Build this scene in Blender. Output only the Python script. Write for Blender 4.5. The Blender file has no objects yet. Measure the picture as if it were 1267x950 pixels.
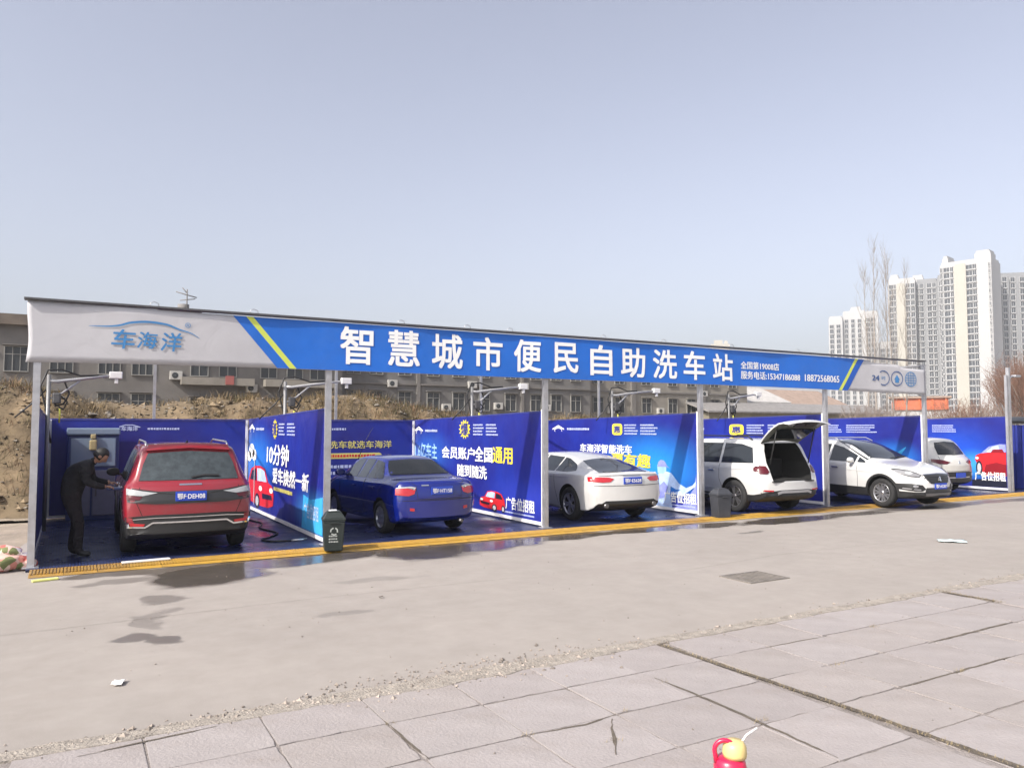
import bpy, bmesh, math, random
from mathutils import Vector, Matrix
from mathutils.bvhtree import BVHTree
from mathutils.geometry import tessellate_polygon

random.seed(7)
R = math.radians
scene = bpy.context.scene
COL = scene.collection

# ------------------------------------------------------------------ camera
cam_data = bpy.data.cameras.new('camera')
cam_data.sensor_width = 36.0
cam_data.lens = 27.07
cam_data.clip_start = 0.05
cam_data.clip_end = 6000
cam = bpy.data.objects.new('camera', cam_data)
COL.objects.link(cam)
cam.location = (0, -12.74, 1.989)
cam.rotation_euler = (R(90 + 3.183), 0, R(-29.84))
scene.camera = cam

# ------------------------------------------------------------------ sky, sun, exposure
SUN_AZ, SUN_EL = R(74), R(40)          # azimuth: left of straight behind the camera wall normal
sun_vec = Vector((-math.sin(SUN_AZ) * math.cos(SUN_EL), -math.cos(SUN_AZ) * math.cos(SUN_EL), math.sin(SUN_EL)))
world = bpy.data.worlds.new('World')
scene.world = world
world.use_nodes = True
wn = world.node_tree
bg = wn.nodes['Background']
sky = wn.nodes.new('ShaderNodeTexSky')
sky.sky_type = 'NISHITA'
sky.sun_disc = False
sky.sun_elevation = SUN_EL
sky.sun_rotation = math.atan2(sun_vec.x, sun_vec.y)
sky.altitude = 60
sky.air_density = 1.0
sky.dust_density = 5.0
sky.ozone_density = 3.0
hsv = wn.nodes.new('ShaderNodeHueSaturation')
hsv.inputs['Hue'].default_value = 0.516
hsv.inputs['Saturation'].default_value = 0.50
wn.links.new(sky.outputs[0], hsv.inputs['Color'])
wn.links.new(hsv.outputs[0], bg.inputs[0])
bg.inputs[1].default_value = 0.110
sl = bpy.data.lights.new('sun', 'SUN')
sl.energy = 2.75
sl.angle = R(0.9)
sl.color = (1.0, 0.93, 0.84)
sun = bpy.data.objects.new('sun', sl)
COL.objects.link(sun)
sun.rotation_euler = sun_vec.to_track_quat('Z', 'Y').to_euler()
scene.view_settings.view_transform = 'Standard'
scene.view_settings.look = 'None'
scene.view_settings.exposure = 1.12
scene.view_settings.gamma = 1.0
scene.view_settings.use_curve_mapping = False
scene.cycles.max_bounces = 8
scene.cycles.use_denoising = True

# ------------------------------------------------------------------ materials
MATS = {}


def M(name, col, rough=0.6, metal=0.0, var=0.0, vscale=6.0, bump=0.0, bscale=40.0, coat=0.0, spec=0.5, rvar=0.0, dirt=None, dscale=1.2, damt=0.5, tone=0.0, fold=0.0):
    if name in MATS:
        return MATS[name]
    m = bpy.data.materials.new(name)
    m.use_nodes = True
    nt = m.node_tree
    b = nt.nodes['Principled BSDF']
    b.inputs['Base Color'].default_value = (*col, 1)
    b.inputs['Roughness'].default_value = rough
    b.inputs['Metallic'].default_value = metal
    b.inputs['Coat Weight'].default_value = coat
    b.inputs['Coat Roughness'].default_value = 0.04
    b.inputs['Specular IOR Level'].default_value = spec
    tc = nt.nodes.new('ShaderNodeTexCoord')
    src = None
    if var > 0:
        n = nt.nodes.new('ShaderNodeTexNoise')
        n.inputs['Scale'].default_value = vscale
        n.inputs['Detail'].default_value = 6
        n.inputs['Roughness'].default_value = 0.62
        nt.links.new(tc.outputs['Object'], n.inputs['Vector'])
        cr = nt.nodes.new('ShaderNodeValToRGB')
        cr.color_ramp.elements[0].position = 0.3
        cr.color_ramp.elements[1].position = 0.7
        cr.color_ramp.elements[0].color = (*[c * (1 - var) for c in col], 1)
        cr.color_ramp.elements[1].color = (*[min(1, c * (1 + var)) for c in col], 1)
        nt.links.new(n.outputs['Fac'], cr.inputs[0])
        src = cr.outputs[0]
        if rvar:
            mr = nt.nodes.new('ShaderNodeMapRange')
            mr.inputs['To Min'].default_value = max(0.02, rough - rvar)
            mr.inputs['To Max'].default_value = min(1, rough + rvar)
            nt.links.new(n.outputs['Fac'], mr.inputs['Value'])
            nt.links.new(mr.outputs[0], b.inputs['Roughness'])
    if dirt is not None:
        n2 = nt.nodes.new('ShaderNodeTexNoise')
        n2.inputs['Scale'].default_value = dscale
        n2.inputs['Detail'].default_value = 8
        n2.inputs['Roughness'].default_value = 0.7
        nt.links.new(tc.outputs['Object'], n2.inputs['Vector'])
        r2 = nt.nodes.new('ShaderNodeValToRGB')
        r2.color_ramp.elements[0].position = 0.48
        r2.color_ramp.elements[1].position = 0.68
        r2.color_ramp.elements[1].color = (damt, damt, damt, 1)
        nt.links.new(n2.outputs['Fac'], r2.inputs[0])
        mx = nt.nodes.new('ShaderNodeMixRGB')
        mx.inputs[1].default_value = (*col, 1)
        mx.inputs[2].default_value = (*dirt, 1)
        nt.links.new(r2.outputs[0], mx.inputs[0])
        if src:
            nt.links.new(src, mx.inputs[1])
        src = mx.outputs[0]
    if tone > 0 and src:
        oi = nt.nodes.new('ShaderNodeObjectInfo')
        mr2 = nt.nodes.new('ShaderNodeMapRange')
        mr2.inputs['To Min'].default_value = 1 - tone
        mr2.inputs['To Max'].default_value = 1 + tone
        nt.links.new(oi.outputs['Random'], mr2.inputs['Value'])
        vm = nt.nodes.new('ShaderNodeVectorMath'); vm.operation = 'SCALE'
        nt.links.new(src, vm.inputs[0]); nt.links.new(mr2.outputs[0], vm.inputs['Scale'])
        src = vm.outputs[0]
    if src:
        nt.links.new(src, b.inputs['Base Color'])
    if fold > 0:
        n4 = nt.nodes.new('ShaderNodeTexNoise')
        n4.inputs['Scale'].default_value = bscale
        n4.inputs['Detail'].default_value = 2
        n4.inputs['Distortion'].default_value = 1.2
        nt.links.new(tc.outputs['Object'], n4.inputs['Vector'])
        bp4 = nt.nodes.new('ShaderNodeBump')
        bp4.inputs['Strength'].default_value = fold
        bp4.inputs['Distance'].default_value = 0.06
        nt.links.new(n4.outputs['Fac'], bp4.inputs['Height'])
        nt.links.new(bp4.outputs[0], b.inputs['Normal'])
    if bump > 0:
        n3 = nt.nodes.new('ShaderNodeTexNoise')
        n3.inputs['Scale'].default_value = bscale
        n3.inputs['Detail'].default_value = 5
        nt.links.new(tc.outputs['Object'], n3.inputs['Vector'])
        bp = nt.nodes.new('ShaderNodeBump')
        bp.inputs['Strength'].default_value = bump
        bp.inputs['Distance'].default_value = 0.02
        nt.links.new(n3.outputs['Fac'], bp.inputs['Height'])
        nt.links.new(bp.outputs[0], b.inputs['Normal'])
    MATS[name] = m
    return m


# ------------------------------------------------------------------ mesh helpers
class MB:
    def __init__(s):
        s.v, s.f, s.m, s.sm = [], [], [], []

    def add(s, vs, fs, mi=0, smooth=False):
        o = len(s.v)
        s.v += [tuple(p) for p in vs]
        for f in fs:
            s.f.append([o + i for i in f])
            s.m.append(mi)
            s.sm.append(smooth)
        return s

    def box(s, x0, x1, y0, y1, z0, z1, mi=0, rot=None):
        vs = [(x, y, z) for z in (z0, z1) for y in (y0, y1) for x in (x0, x1)]
        if rot:
            vs = [rot @ Vector(p) for p in vs]
        return s.add(vs, [(0, 2, 3, 1), (4, 5, 7, 6), (0, 1, 5, 4), (2, 6, 7, 3), (0, 4, 6, 2), (1, 3, 7, 5)], mi)

    def bbox(s, x0, x1, y0, y1, z0, z1, b=0.01, mi=0):
        """box with chamfered edges"""
        bm = bmesh.new()
        bmesh.ops.create_cube(bm, size=1)
        bmesh.ops.scale(bm, vec=(x1 - x0, y1 - y0, z1 - z0), verts=bm.verts)
        bmesh.ops.translate(bm, vec=((x0 + x1) / 2, (y0 + y1) / 2, (z0 + z1) / 2), verts=bm.verts)
        bmesh.ops.bevel(bm, geom=bm.edges[:], offset=b, segments=2, affect='EDGES', profile=0.6)
        bm.verts.index_update()
        s.add([v.co for v in bm.verts], [[v.index for v in f.verts] for f in bm.faces], mi)
        bm.free()
        return s

    def tube(s, pts, r, n=8, mi=0, cap=True, smooth=True):
        pts = [Vector(p) for p in pts]
        rs = r if isinstance(r, (list, tuple)) else [r] * len(pts)
        vs, fs = [], []
        up = None
        for i, p in enumerate(pts):
            d = (pts[min(i + 1, len(pts) - 1)] - pts[max(i - 1, 0)]).normalized()
            if up is None:
                up = Vector((0, 0, 1)) if abs(d.z) < 0.9 else Vector((1, 0, 0))
            a = d.cross(up)
            if a.length < 1e-4:
                a = d.cross(Vector((0.3, 1, 0.2)))
            a.normalize()
            b = a.cross(d).normalized()
            up = b
            for k in range(n):
                t = 2 * math.pi * k / n
                vs.append(p + (a * math.cos(t) + b * math.sin(t)) * rs[i])
        for i in range(len(pts) - 1):
            for k in range(n):
                k2 = (k + 1) % n
                fs.append((i * n + k, i * n + k2, (i + 1) * n + k2, (i + 1) * n + k))
        s.add(vs, fs, mi, smooth)
        if cap:
            o = len(s.v) - len(vs)
            s.f.append([o + k for k in range(n)][::-1]); s.m.append(mi); s.sm.append(False)
            s.f.append([o + (len(pts) - 1) * n + k for k in range(n)]); s.m.append(mi); s.sm.append(False)
        return s

    def lathe(s, prof, n=28, axis='z', origin=(0, 0, 0), mi=0, smooth=True, closed=False):
        """prof: list of (r, h)"""
        vs, fs = [], []
        o = Vector(origin)
        for r, h in prof:
            for k in range(n):
                t = 2 * math.pi * k / n
                c, q = r * math.cos(t), r * math.sin(t)
                p = {'z': (c, q, h), 'x': (h, c, q), 'y': (q, h, c)}[axis]
                vs.append(o + Vector(p))
        m = len(prof)
        for i in range(m if closed else m - 1):
            j = (i + 1) % m
            for k in range(n):
                k2 = (k + 1) % n
                fs.append((i * n + k, i * n + k2, j * n + k2, j * n + k))
        return s.add(vs, fs, mi, smooth)

    def prism(s, poly, fn0, fn1, mi=0):
        """2D polygon mapped by fn0 / fn1 (front / back)"""
        n = len(poly)
        a = [fn0(*p) for p in poly]
        b = [fn1(*p) for p in poly]
        tris = tessellate_polygon([[Vector((p[0], p[1], 0)) for p in poly]])
        fs = [tuple(t) for t in tris] + [tuple(n + i for i in t[::-1]) for t in tris]
        fs += [(i, (i + 1) % n, n + (i + 1) % n, n + i) for i in range(n)]
        return s.add(a + b, fs, mi)

    def mesh(s, name, mats):
        me = bpy.data.meshes.new(name)
        me.from_pydata(s.v, [], s.f)
        for m in (mats if isinstance(mats, (list, tuple)) else [mats]):
            me.materials.append(m)
        me.polygons.foreach_set('material_index', s.m)
        me.polygons.foreach_set('use_smooth', s.sm)
        me.update()
        return me

    def build(s, name, mats, parent=None, fixn=True):
        me = s.mesh(name, mats)
        if fixn:
            fix(me)
        return link(name, me, parent)


def fix(me):
    bm = bmesh.new()
    bm.from_mesh(me)
    bmesh.ops.recalc_face_normals(bm, faces=bm.faces)
    bm.to_mesh(me)
    bm.free()


def link(name, data, parent=None):
    o = bpy.data.objects.new(name, data)
    COL.objects.link(o)
    if parent is not None:
        o.parent = parent
    return o


def thing(name, label, cat, loc=(0, 0, 0), rz=0.0, group=None):
    o = link(name, None)
    o.location = loc
    o.rotation_euler = (0, 0, rz)
    return tag(o, label, cat, group)


def tag(o, label, cat=None, group=None):
    o['label'] = label
    if cat:
        o['category'] = cat
    if group:
        o['group'] = group
    return o


def kind(o, k):
    o['kind'] = k
    return o


def copy_tree(o, parent=None):
    c = o.copy()
    COL.objects.link(c)
    c.parent = parent
    for ch in list(o.children):
        copy_tree(ch, c)
    return c


_tcache = {}


def text_data(body, bold=0.0):
    """text outline as triangles: list of (x, y) and faces, unit em"""
    k = (body, bold)
    if k not in _tcache:
        c = bpy.data.curves.new('lettering', 'FONT')
        c.body = body
        c.size = 1
        c.offset = bold
        c.resolution_u = 3
        o = bpy.data.objects.new('lettering', c)
        COL.objects.link(o)
        dg = bpy.context.evaluated_depsgraph_get()
        me = bpy.data.meshes.new_from_object(o.evaluated_get(dg))
        vs = [(v.co.x, v.co.y) for v in me.vertices]
        fs = [list(p.vertices) for p in me.polygons]
        COL.objects.unlink(o)
        bpy.data.objects.remove(o)
        bpy.data.curves.remove(c)
        bpy.data.meshes.remove(me)
        _tcache[k] = (vs, fs)
    return _tcache[k]


def lettering(name, body, rect, to3d, mat, parent, bold=0.02, shear=0.0, fitbox=True):
    """fit the text into rect (u0, v0, u1, v1); to3d(u, v) gives the place"""
    vs, fs = text_data(body, 0.0)
    x0 = min(p[0] for p in vs); x1 = max(p[0] for p in vs)
    y0 = min(p[1] for p in vs); y1 = max(p[1] for p in vs)
    u0, v0, u1, v1 = rect
    su = (u1 - u0) / (x1 - x0)
    sv = (v1 - v0) / (y1 - y0)
    mb = MB()
    um, vm = (u0 + u1) / 2, (v0 + v1) / 2
    o = Vector(to3d(um, vm))
    nrm = (Vector(to3d(um + .01, vm)) - o).cross(Vector(to3d(um, vm + .01)) - o).normalized()
    if nrm.y > 0.5 or nrm.x > 0.5:
        pass
    # heavier strokes: the outline repeated a hair beside itself, each sheet a little higher
    copies = [(0, 0)] if bold < 0.009 else [(-bold, -bold), (bold, bold), (-bold, bold), (bold, -bold)] + ([(0, 0)] if bold > .02 else [])
    for k, (dx, dy) in enumerate(copies):
        pts = []
        for x, y in vs:
            v = v0 + (y + dy - y0) * sv
            u = u0 + (x + dx - x0) * su + shear * (v - v0)
            pts.append(Vector(to3d(u, v)) + nrm * (0.0007 * k))
        mb.add(pts, fs)
    return mb.build(name, mat, parent, fixn=False)


def ellipse(cu, cv, ru, rv, n=20, a0=0.0, a1=360.0):
    k = n if abs(a1 - a0) >= 360 else n + 1
    return [(cu + ru * math.cos(R(a0 + (a1 - a0) * i / n)), cv + rv * math.sin(R(a0 + (a1 - a0) * i / n))) for i in range(k)]


def stroke(pts, w):
    """polyline to polygon of width w"""
    L, Rr = [], []
    for i, p in enumerate(pts):
        a = Vector(pts[max(i - 1, 0)]); b = Vector(pts[min(i + 1, len(pts) - 1)])
        d = (b - a).normalized()
        n = Vector((-d.y, d.x))
        ww = (w[i] if isinstance(w, (list, tuple)) else w) / 2
        L.append((p[0] + n.x * ww, p[1] + n.y * ww))
        Rr.append((p[0] - n.x * ww, p[1] - n.y * ww))
    return L + Rr[::-1]


def pr_poly(name, poly, to3d, mat, parent):
    tris = tessellate_polygon([[Vector((p[0], p[1], 0)) for p in poly]])
    mb = MB()
    mb.add([to3d(*p) for p in poly], [tuple(t) for t in tris])
    return mb.build(name, mat, parent, fixn=False)


def pchip(keys):
    xs = [k[0] for k in keys]; ys = [k[1] for k in keys]
    n = len(xs)
    h = [xs[i + 1] - xs[i] for i in range(n - 1)]
    d = [(ys[i + 1] - ys[i]) / h[i] for i in range(n - 1)]
    m = [0.0] * n
    m[0], m[-1] = d[0], d[-1]
    for i in range(1, n - 1):
        if d[i - 1] * d[i] > 0:
            w1 = 2 * h[i] + h[i - 1]; w2 = h[i] + 2 * h[i - 1]
            m[i] = (w1 + w2) / (w1 / d[i - 1] + w2 / d[i])

    def f(x):
        if x <= xs[0]:
            return ys[0]
        if x >= xs[-1]:
            return ys[-1]
        i = 0
        while xs[i + 1] < x:
            i += 1
        t = (x - xs[i]) / h[i]
        return ((1 + 2 * t) * (1 - t) ** 2 * ys[i] + t * (1 - t) ** 2 * h[i] * m[i] + t * t * (3 - 2 * t) * ys[i + 1] + t * t * (t - 1) * h[i] * m[i + 1])
    return f


def smooth01(a, b, x):
    t = min(1, max(0, (x - a) / (b - a)))
    return t * t * (3 - 2 * t)


def vnoise(x, y, s=0):
    """cheap value noise"""
    def hsh(i, j):
        v = math.sin(i * 127.1 + j * 311.7 + s * 74.7) * 43758.5453
        return v - math.floor(v)
    xi, yi = math.floor(x), math.floor(y)
    fx, fy = x - xi, y - yi
    fx = fx * fx * (3 - 2 * fx); fy = fy * fy * (3 - 2 * fy)
    a = hsh(xi, yi) * (1 - fx) + hsh(xi + 1, yi) * fx
    b = hsh(xi, yi + 1) * (1 - fx) + hsh(xi + 1, yi + 1) * fx
    return a * (1 - fy) + b * fy


def fbm(x, y, s=0, o=4):
    return sum(vnoise(x * 2 ** k, y * 2 ** k, s + k) / 2 ** k for k in range(o)) / 1.9

# ------------------------------------------------------------------ the ground
def concrete_material():
    m = bpy.data.materials.new('lot_concrete')
    m.use_nodes = True
    nt = m.node_tree
    N, Lk = nt.nodes.new, nt.links.new
    b = nt.nodes['Principled BSDF']
    geo = N('ShaderNodeNewGeometry')
    base = (0.288, 0.260, 0.238)

    def noise(scale, detail=6, rough=0.6):
        n = N('ShaderNodeTexNoise')
        n.inputs['Scale'].default_value = scale
        n.inputs['Detail'].default_value = detail
        n.inputs['Roughness'].default_value = rough
        Lk(geo.outputs['Position'], n.inputs['Vector'])
        return n

    def ramp(src, p0, p1, c0, c1):
        r = N('ShaderNodeValToRGB')
        r.color_ramp.elements[0].position = p0
        r.color_ramp.elements[1].position = p1
        r.color_ramp.elements[0].color = (*c0, 1)
        r.color_ramp.elements[1].color = (*c1, 1)
        Lk(src, r.inputs[0])
        return r.outputs[0]

    def math_(op, a, bb=None, clamp=False):
        n = N('ShaderNodeMath')
        n.operation = op
        n.use_clamp = clamp
        for i, q in enumerate((a, bb)):
            if q is None:
                continue
            if isinstance(q, (int, float)):
                n.inputs[i].default_value = q
            else:
                Lk(q, n.inputs[i])
        return n.outputs[0]

    c1 = ramp(noise(0.35, 5).outputs['Fac'], 0.3, 0.72, [c * 0.91 for c in base], [c * 1.07 for c in base])
    c2 = ramp(noise(3.0, 8, 0.7).outputs['Fac'], 0.3, 0.75, (0.89, 0.88, 0.87), (1.06, 1.06, 1.06))
    mul = N('ShaderNodeMixRGB'); mul.blend_type = 'MULTIPLY'; mul.inputs[0].default_value = 1
    Lk(c1, mul.inputs[1]); Lk(c2, mul.inputs[2])
    # oil spots and dust scuffs
    sp = ramp(noise(1.3, 9, 0.75).outputs['Fac'], 0.61, 0.74, (0, 0, 0), (0.42, 0.42, 0.42))
    m2 = N('ShaderNodeMixRGB'); m2.inputs[2].default_value = (0.19, 0.162, 0.14, 1)
    Lk(sp, m2.inputs[0]); Lk(mul.outputs[0], m2.inputs[1])
    # tyre tracks along x
    wv = N('ShaderNodeMapping'); wv.inputs['Scale'].default_value = (0.12, 1.9, 1)
    Lk(geo.outputs['Position'], wv.inputs[0])
    tn = N('ShaderNodeTexNoise'); tn.inputs['Scale'].default_value = 1.0; tn.inputs['Detail'].default_value = 4
    Lk(wv.outputs[0], tn.inputs['Vector'])
    tr = ramp(tn.outputs['Fac'], 0.52, 0.72, (0, 0, 0), (0.30, 0.30, 0.30))
    m3 = N('ShaderNodeMixRGB'); m3.inputs[2].default_value = (0.25, 0.215, 0.195, 1)
    Lk(tr, m3.inputs[0]); Lk(m2.outputs[0], m3.inputs[1])
    # water on the floor: puddle shapes around the wash bays
    dn = N('ShaderNodeTexNoise'); dn.inputs['Scale'].default_value = 1.1; dn.inputs['Detail'].default_value = 5
    Lk(geo.outputs['Position'], dn.inputs['Vector'])
    dsub = N('ShaderNodeVectorMath'); dsub.operation = 'SUBTRACT'; dsub.inputs[1].default_value = (0.5, 0.5, 0.5)
    Lk(dn.outputs['Color'], dsub.inputs[0])
    dsc = N('ShaderNodeVectorMath'); dsc.operation = 'MULTIPLY'; dsc.inputs[1].default_value = (1.5, 0.75, 0)
    Lk(dsub.outputs[0], dsc.inputs[0])
    dadd = N('ShaderNodeVectorMath'); dadd.operation = 'ADD'
    Lk(geo.outputs['Position'], dadd.inputs[0]); Lk(dsc.outputs[0], dadd.inputs[1])
    wet = None
    for (cx, cy, rx, ry, amt) in ((1.75, -1.6, 0.85, 0.75, 1), (3.2, -0.95, 1.5, 0.50, 1), (1.0, -0.9, 1.2, 0.25, .8), (4.9, -1.35, 0.75, 0.70, 1), (6.1, -1.1, 1.0, 0.62, 1), (0.6, -1.5, 0.5, 0.18, .5),
                                  (7.9, -1.0, 1.3, 0.35, 1), (9.6, -1.0, 1.2, 0.34, 1), (11.2, -1.05, 0.9, 0.4, 1), (11.2, -2.2, 0.5, 0.13, .8), (13.4, -1.3, 1.5, 0.42, 1),
                                  (15.6, -1.25, 1.3, 0.32, .9), (18.6, -1.1, 2.0, 0.42, .8), (22.3, -1.2, 2.2, 0.3, .7),
                                  (0.45, -4.6, 0.25, 0.22, .75), (0.74, -4.86, 0.25, 0.2, .75), (0.85, -3.85, 0.16, 0.5, .4), (0.95, -2.9, 0.35, 0.2, .55),
                                  (2.6, -4.6, 0.35, 0.12, .3), (3.6, -3.0, 0.5, 0.15, .25)):
        s1 = N('ShaderNodeVectorMath'); s1.operation = 'SUBTRACT'; s1.inputs[1].default_value = (cx, cy, 0)
        Lk(dadd.outputs[0], s1.inputs[0])
        s2 = N('ShaderNodeVectorMath'); s2.operation = 'MULTIPLY'; s2.inputs[1].default_value = (1 / rx, 1 / ry, 0)
        Lk(s1.outputs[0], s2.inputs[0])
        ln = N('ShaderNodeVectorMath'); ln.operation = 'LENGTH'
        Lk(s2.outputs[0], ln.inputs[0])
        mr = N('ShaderNodeMapRange'); mr.interpolation_type = 'SMOOTHSTEP'
        mr.inputs['From Min'].default_value = 1.15; mr.inputs['From Max'].default_value = 0.8
        mr.inputs['To Min'].default_value = 0; mr.inputs['To Max'].default_value = amt
        Lk(ln.outputs['Value'], mr.inputs['Value'])
        wet = mr.outputs[0] if wet is None else math_('MAXIMUM', wet, mr.outputs[0])
    m4 = N('ShaderNodeMixRGB'); m4.blend_type = 'MIX'
    dk = N('ShaderNodeMixRGB'); dk.blend_type = 'MULTIPLY'; dk.inputs[0].default_value = 1; dk.inputs[2].default_value = (0.30, 0.29, 0.28, 1)
    Lk(m3.outputs[0], dk.inputs[1])
    Lk(wet, m4.inputs[0]); Lk(m3.outputs[0], m4.inputs[1]); Lk(dk.outputs[0], m4.inputs[2])
    Lk(m4.outputs[0], b.inputs['Base Color'])
    rn = math_('MULTIPLY', noise(2.2, 5).outputs['Fac'], 0.3)
    rw = math_('ADD', rn, 0.02)
    rr = N('ShaderNodeMixRGB'); rr.inputs[1].default_value = (0.86, 0.86, 0.86, 1)
    Lk(wet, rr.inputs[0]); Lk(rw, rr.inputs[2])
    Lk(rr.outputs[0], b.inputs['Roughness'])
    bp = N('ShaderNodeBump'); bp.inputs['Distance'].default_value = 0.006
    bs = math_('SUBTRACT', 0.4, math_('MULTIPLY', wet, 0.38))
    Lk(bs, bp.inputs['Strength'])
    Lk(noise(60, 6, 0.7).outputs['Fac'], bp.inputs['Height'])
    Lk(bp.outputs[0], b.inputs['Normal'])
    return m


M('soil', (0.26, 0.215, 0.165), 0.95, var=0.25, vscale=1.5, bump=0.8, bscale=14)
M('joint_dirt', (0.235, 0.208, 0.196), 0.95, var=0.2, vscale=7, bump=0.8, bscale=60, dirt=(0.10, 0.085, 0.07), dscale=1.1, damt=0.8)
mb = MB()
mb.add([(-1500, -1500, -0.05), (1500, -1500, -0.05), (1500, 1500, -0.05), (-1500, 1500, -0.05)], [(0, 1, 2, 3)])
kind(mb.build('ground', MATS['soil']), 'structure')

mb = MB()
NX = 120
edge = [(-40 + i * (100 / NX)) for i in range(NX + 1)]
lo = [(x, -7.06 + 0.12 * (fbm(x * 1.3, 3.1) - 0.5) + 0.05 * (vnoise(x * 6, 1) - .5)) for x in edge]
hi = [(x, (1.4 + 1.2 * (fbm(x * 0.7, 8) - 0.5)) if x < -0.7 else 7.6) for x in edge]
vs = [(x, y, 0.0) for x, y in lo] + [(x, y, 0.0) for x, y in hi]
vs += [(x, y - 0.01, -0.06) for x, y in lo]
n1 = NX + 1
mb.add(vs, [(i, i + 1, n1 + i + 1, n1 + i) for i in range(NX)] + [(2 * n1 + i, 2 * n1 + i + 1, i + 1, i) for i in range(NX)])
kind(mb.build('concrete_lot', concrete_material()), 'structure')

# paving of square slabs in front, each slab its own piece
bed = MB()
bed.add([(-40, -30, -0.004), (60, -30, -0.004), (60, -6.9, -0.004), (-40, -6.9, -0.004)], [(0, 1, 2, 3)])
paving = kind(bed.build('paving', MATS['joint_dirt']), 'structure')


def slab_material(k, c):
    return M('slab_%d' % k, c, 0.85, var=0.10, vscale=2.3, bump=0.35, bscale=45, dirt=(0.235, 0.20, 0.18), dscale=1.7, damt=0.55, tone=0.025)


SL = [slab_material(0, (0.288, 0.261, 0.254)), slab_material(1, (0.281, 0.253, 0.246)), slab_material(2, (0.296, 0.268, 0.262)), slab_material(3, (0.283, 0.254, 0.243))]


def slab_mesh(w, d, k, mat):
    rnd = random.Random(k)
    b = MB()
    n = 7
    ring = []
    for (ax, ay, bx, by) in ((0, 0, w, 0), (w, 0, w, d), (w, d, 0, d), (0, d, 0, 0)):
        for i in range(n):
            t = i / n
            px, py = ax + (bx - ax) * t, ay + (by - ay) * t
            cx, cy = w / 2 - px, d / 2 - py
            j = rnd.random() * 0.003 + (0.012 if rnd.random() < 0.05 else 0) + (0.018 * rnd.random() if i == 0 else 0)
            L = math.hypot(cx, cy)
            ring.append((px + cx / L * j, py + cy / L * j))
    m_ = len(ring)
    top = [(x, y, 0) for x, y in ring]
    inn = [(w / 2 + (x - w / 2) * 0.985, d / 2 + (y - d / 2) * 0.985, 0.0006) for x, y in ring]
    bot = [(x, y, -0.05) for x, y in ring]
    b.add(bot + top + inn, [(i, (i + 1) % m_, m_ + (i + 1) % m_, m_ + i) for i in range(m_)] + [(m_ + i, m_ + (i + 1) % m_, 2 * m_ + (i + 1) % m_, 2 * m_ + i) for i in range(m_)] + [tuple(range(2 * m_, 3 * m_))])
    me = b.mesh('slab', mat)
    fix(me)
    return me


SW, SD = 0.72, 0.63
smeshes = [slab_mesh(SW - 0.009, SD - 0.009, k, SL[k % 4]) for k in range(12)]
rs = random.Random(5)
for i in range(-7, 18):
    for j in range(11):
        x0 = 4.78 + (i - 0) * SW - 0.0
        y1 = -7.115 - j * SD
        x0 += (0.05 if i >= 0 else 0.0) + (0.03 if i >= 6 else 0.0)
        if i == -1:
            x0 -= 0.03
        o = link('slab', smeshes[rs.randrange(12)], paving)
        o.location = (x0 + 0.006 + rs.uniform(-.003, .003), y1 - SD + 0.006, 0.0022 + rs.uniform(-0.002, 0.003))
        o.rotation_euler = (rs.uniform(-.003, .003), rs.uniform(-.003, .003), rs.uniform(-.004, .004))

# mortar strip and rubble along the edge of the paving
mb = MB()
n = 300
pts0, pts1 = [], []
for i in range(n + 1):
    x = -6 + i * 0.08
    pts0.append((x, -7.02 + 0.09 * (fbm(x * 2.1, 1) - 0.4), 0.006))
    pts1.append((x, -7.14 - 0.10 * fbm(x * 3.7, 9) * (0.3 + 1.2 * fbm(x * .5, 4)) - 0.16 * fbm(x * 5.1, 2) * math.exp(-((x - 3.0) / 1.3) ** 2), 0.0075))
pts2 = [(x, y - .004, -0.01) for x, y, z in pts1]
pts3 = [(x, y + .004, -0.01) for x, y, z in pts0]
mb.add(pts0 + pts1 + pts2 + pts3, [(i, i + 1, n + 2 + i, n + 1 + i) for i in range(n)] + [(n + 1 + i, n + 2 + i, 2 * n + 3 + i, 2 * n + 2 + i) for i in range(n)] + [(3 * n + 3 + i, 3 * n + 4 + i, i + 1, i) for i in range(n)])
M('mortar', (0.285, 0.252, 0.218), 0.95, var=0.3, vscale=9, bump=1.0, bscale=50)
kind(mb.build('mortar_strip', MATS['mortar']), 'structure')


def stone(b, x, y, z, s, rnd, mi=0):
    ps = []
    for (a, c, e) in ((1, 0, 0), (-1, 0, 0), (0, 1, 0), (0, -1, 0), (0, 0, 1), (0, 0, -1)):
        k = s * rnd.uniform(0.6, 1.25)
        ps.append((x + a * k + rnd.uniform(-.3, .3) * s, y + c * k + rnd.uniform(-.3, .3) * s, z + e * k * 0.7))
    b.add(ps, [(0, 2, 4), (2, 1, 4), (1, 3, 4), (3, 0, 4), (2, 0, 5), (1, 2, 5), (3, 1, 5), (0, 3, 5)], mi)


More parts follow.
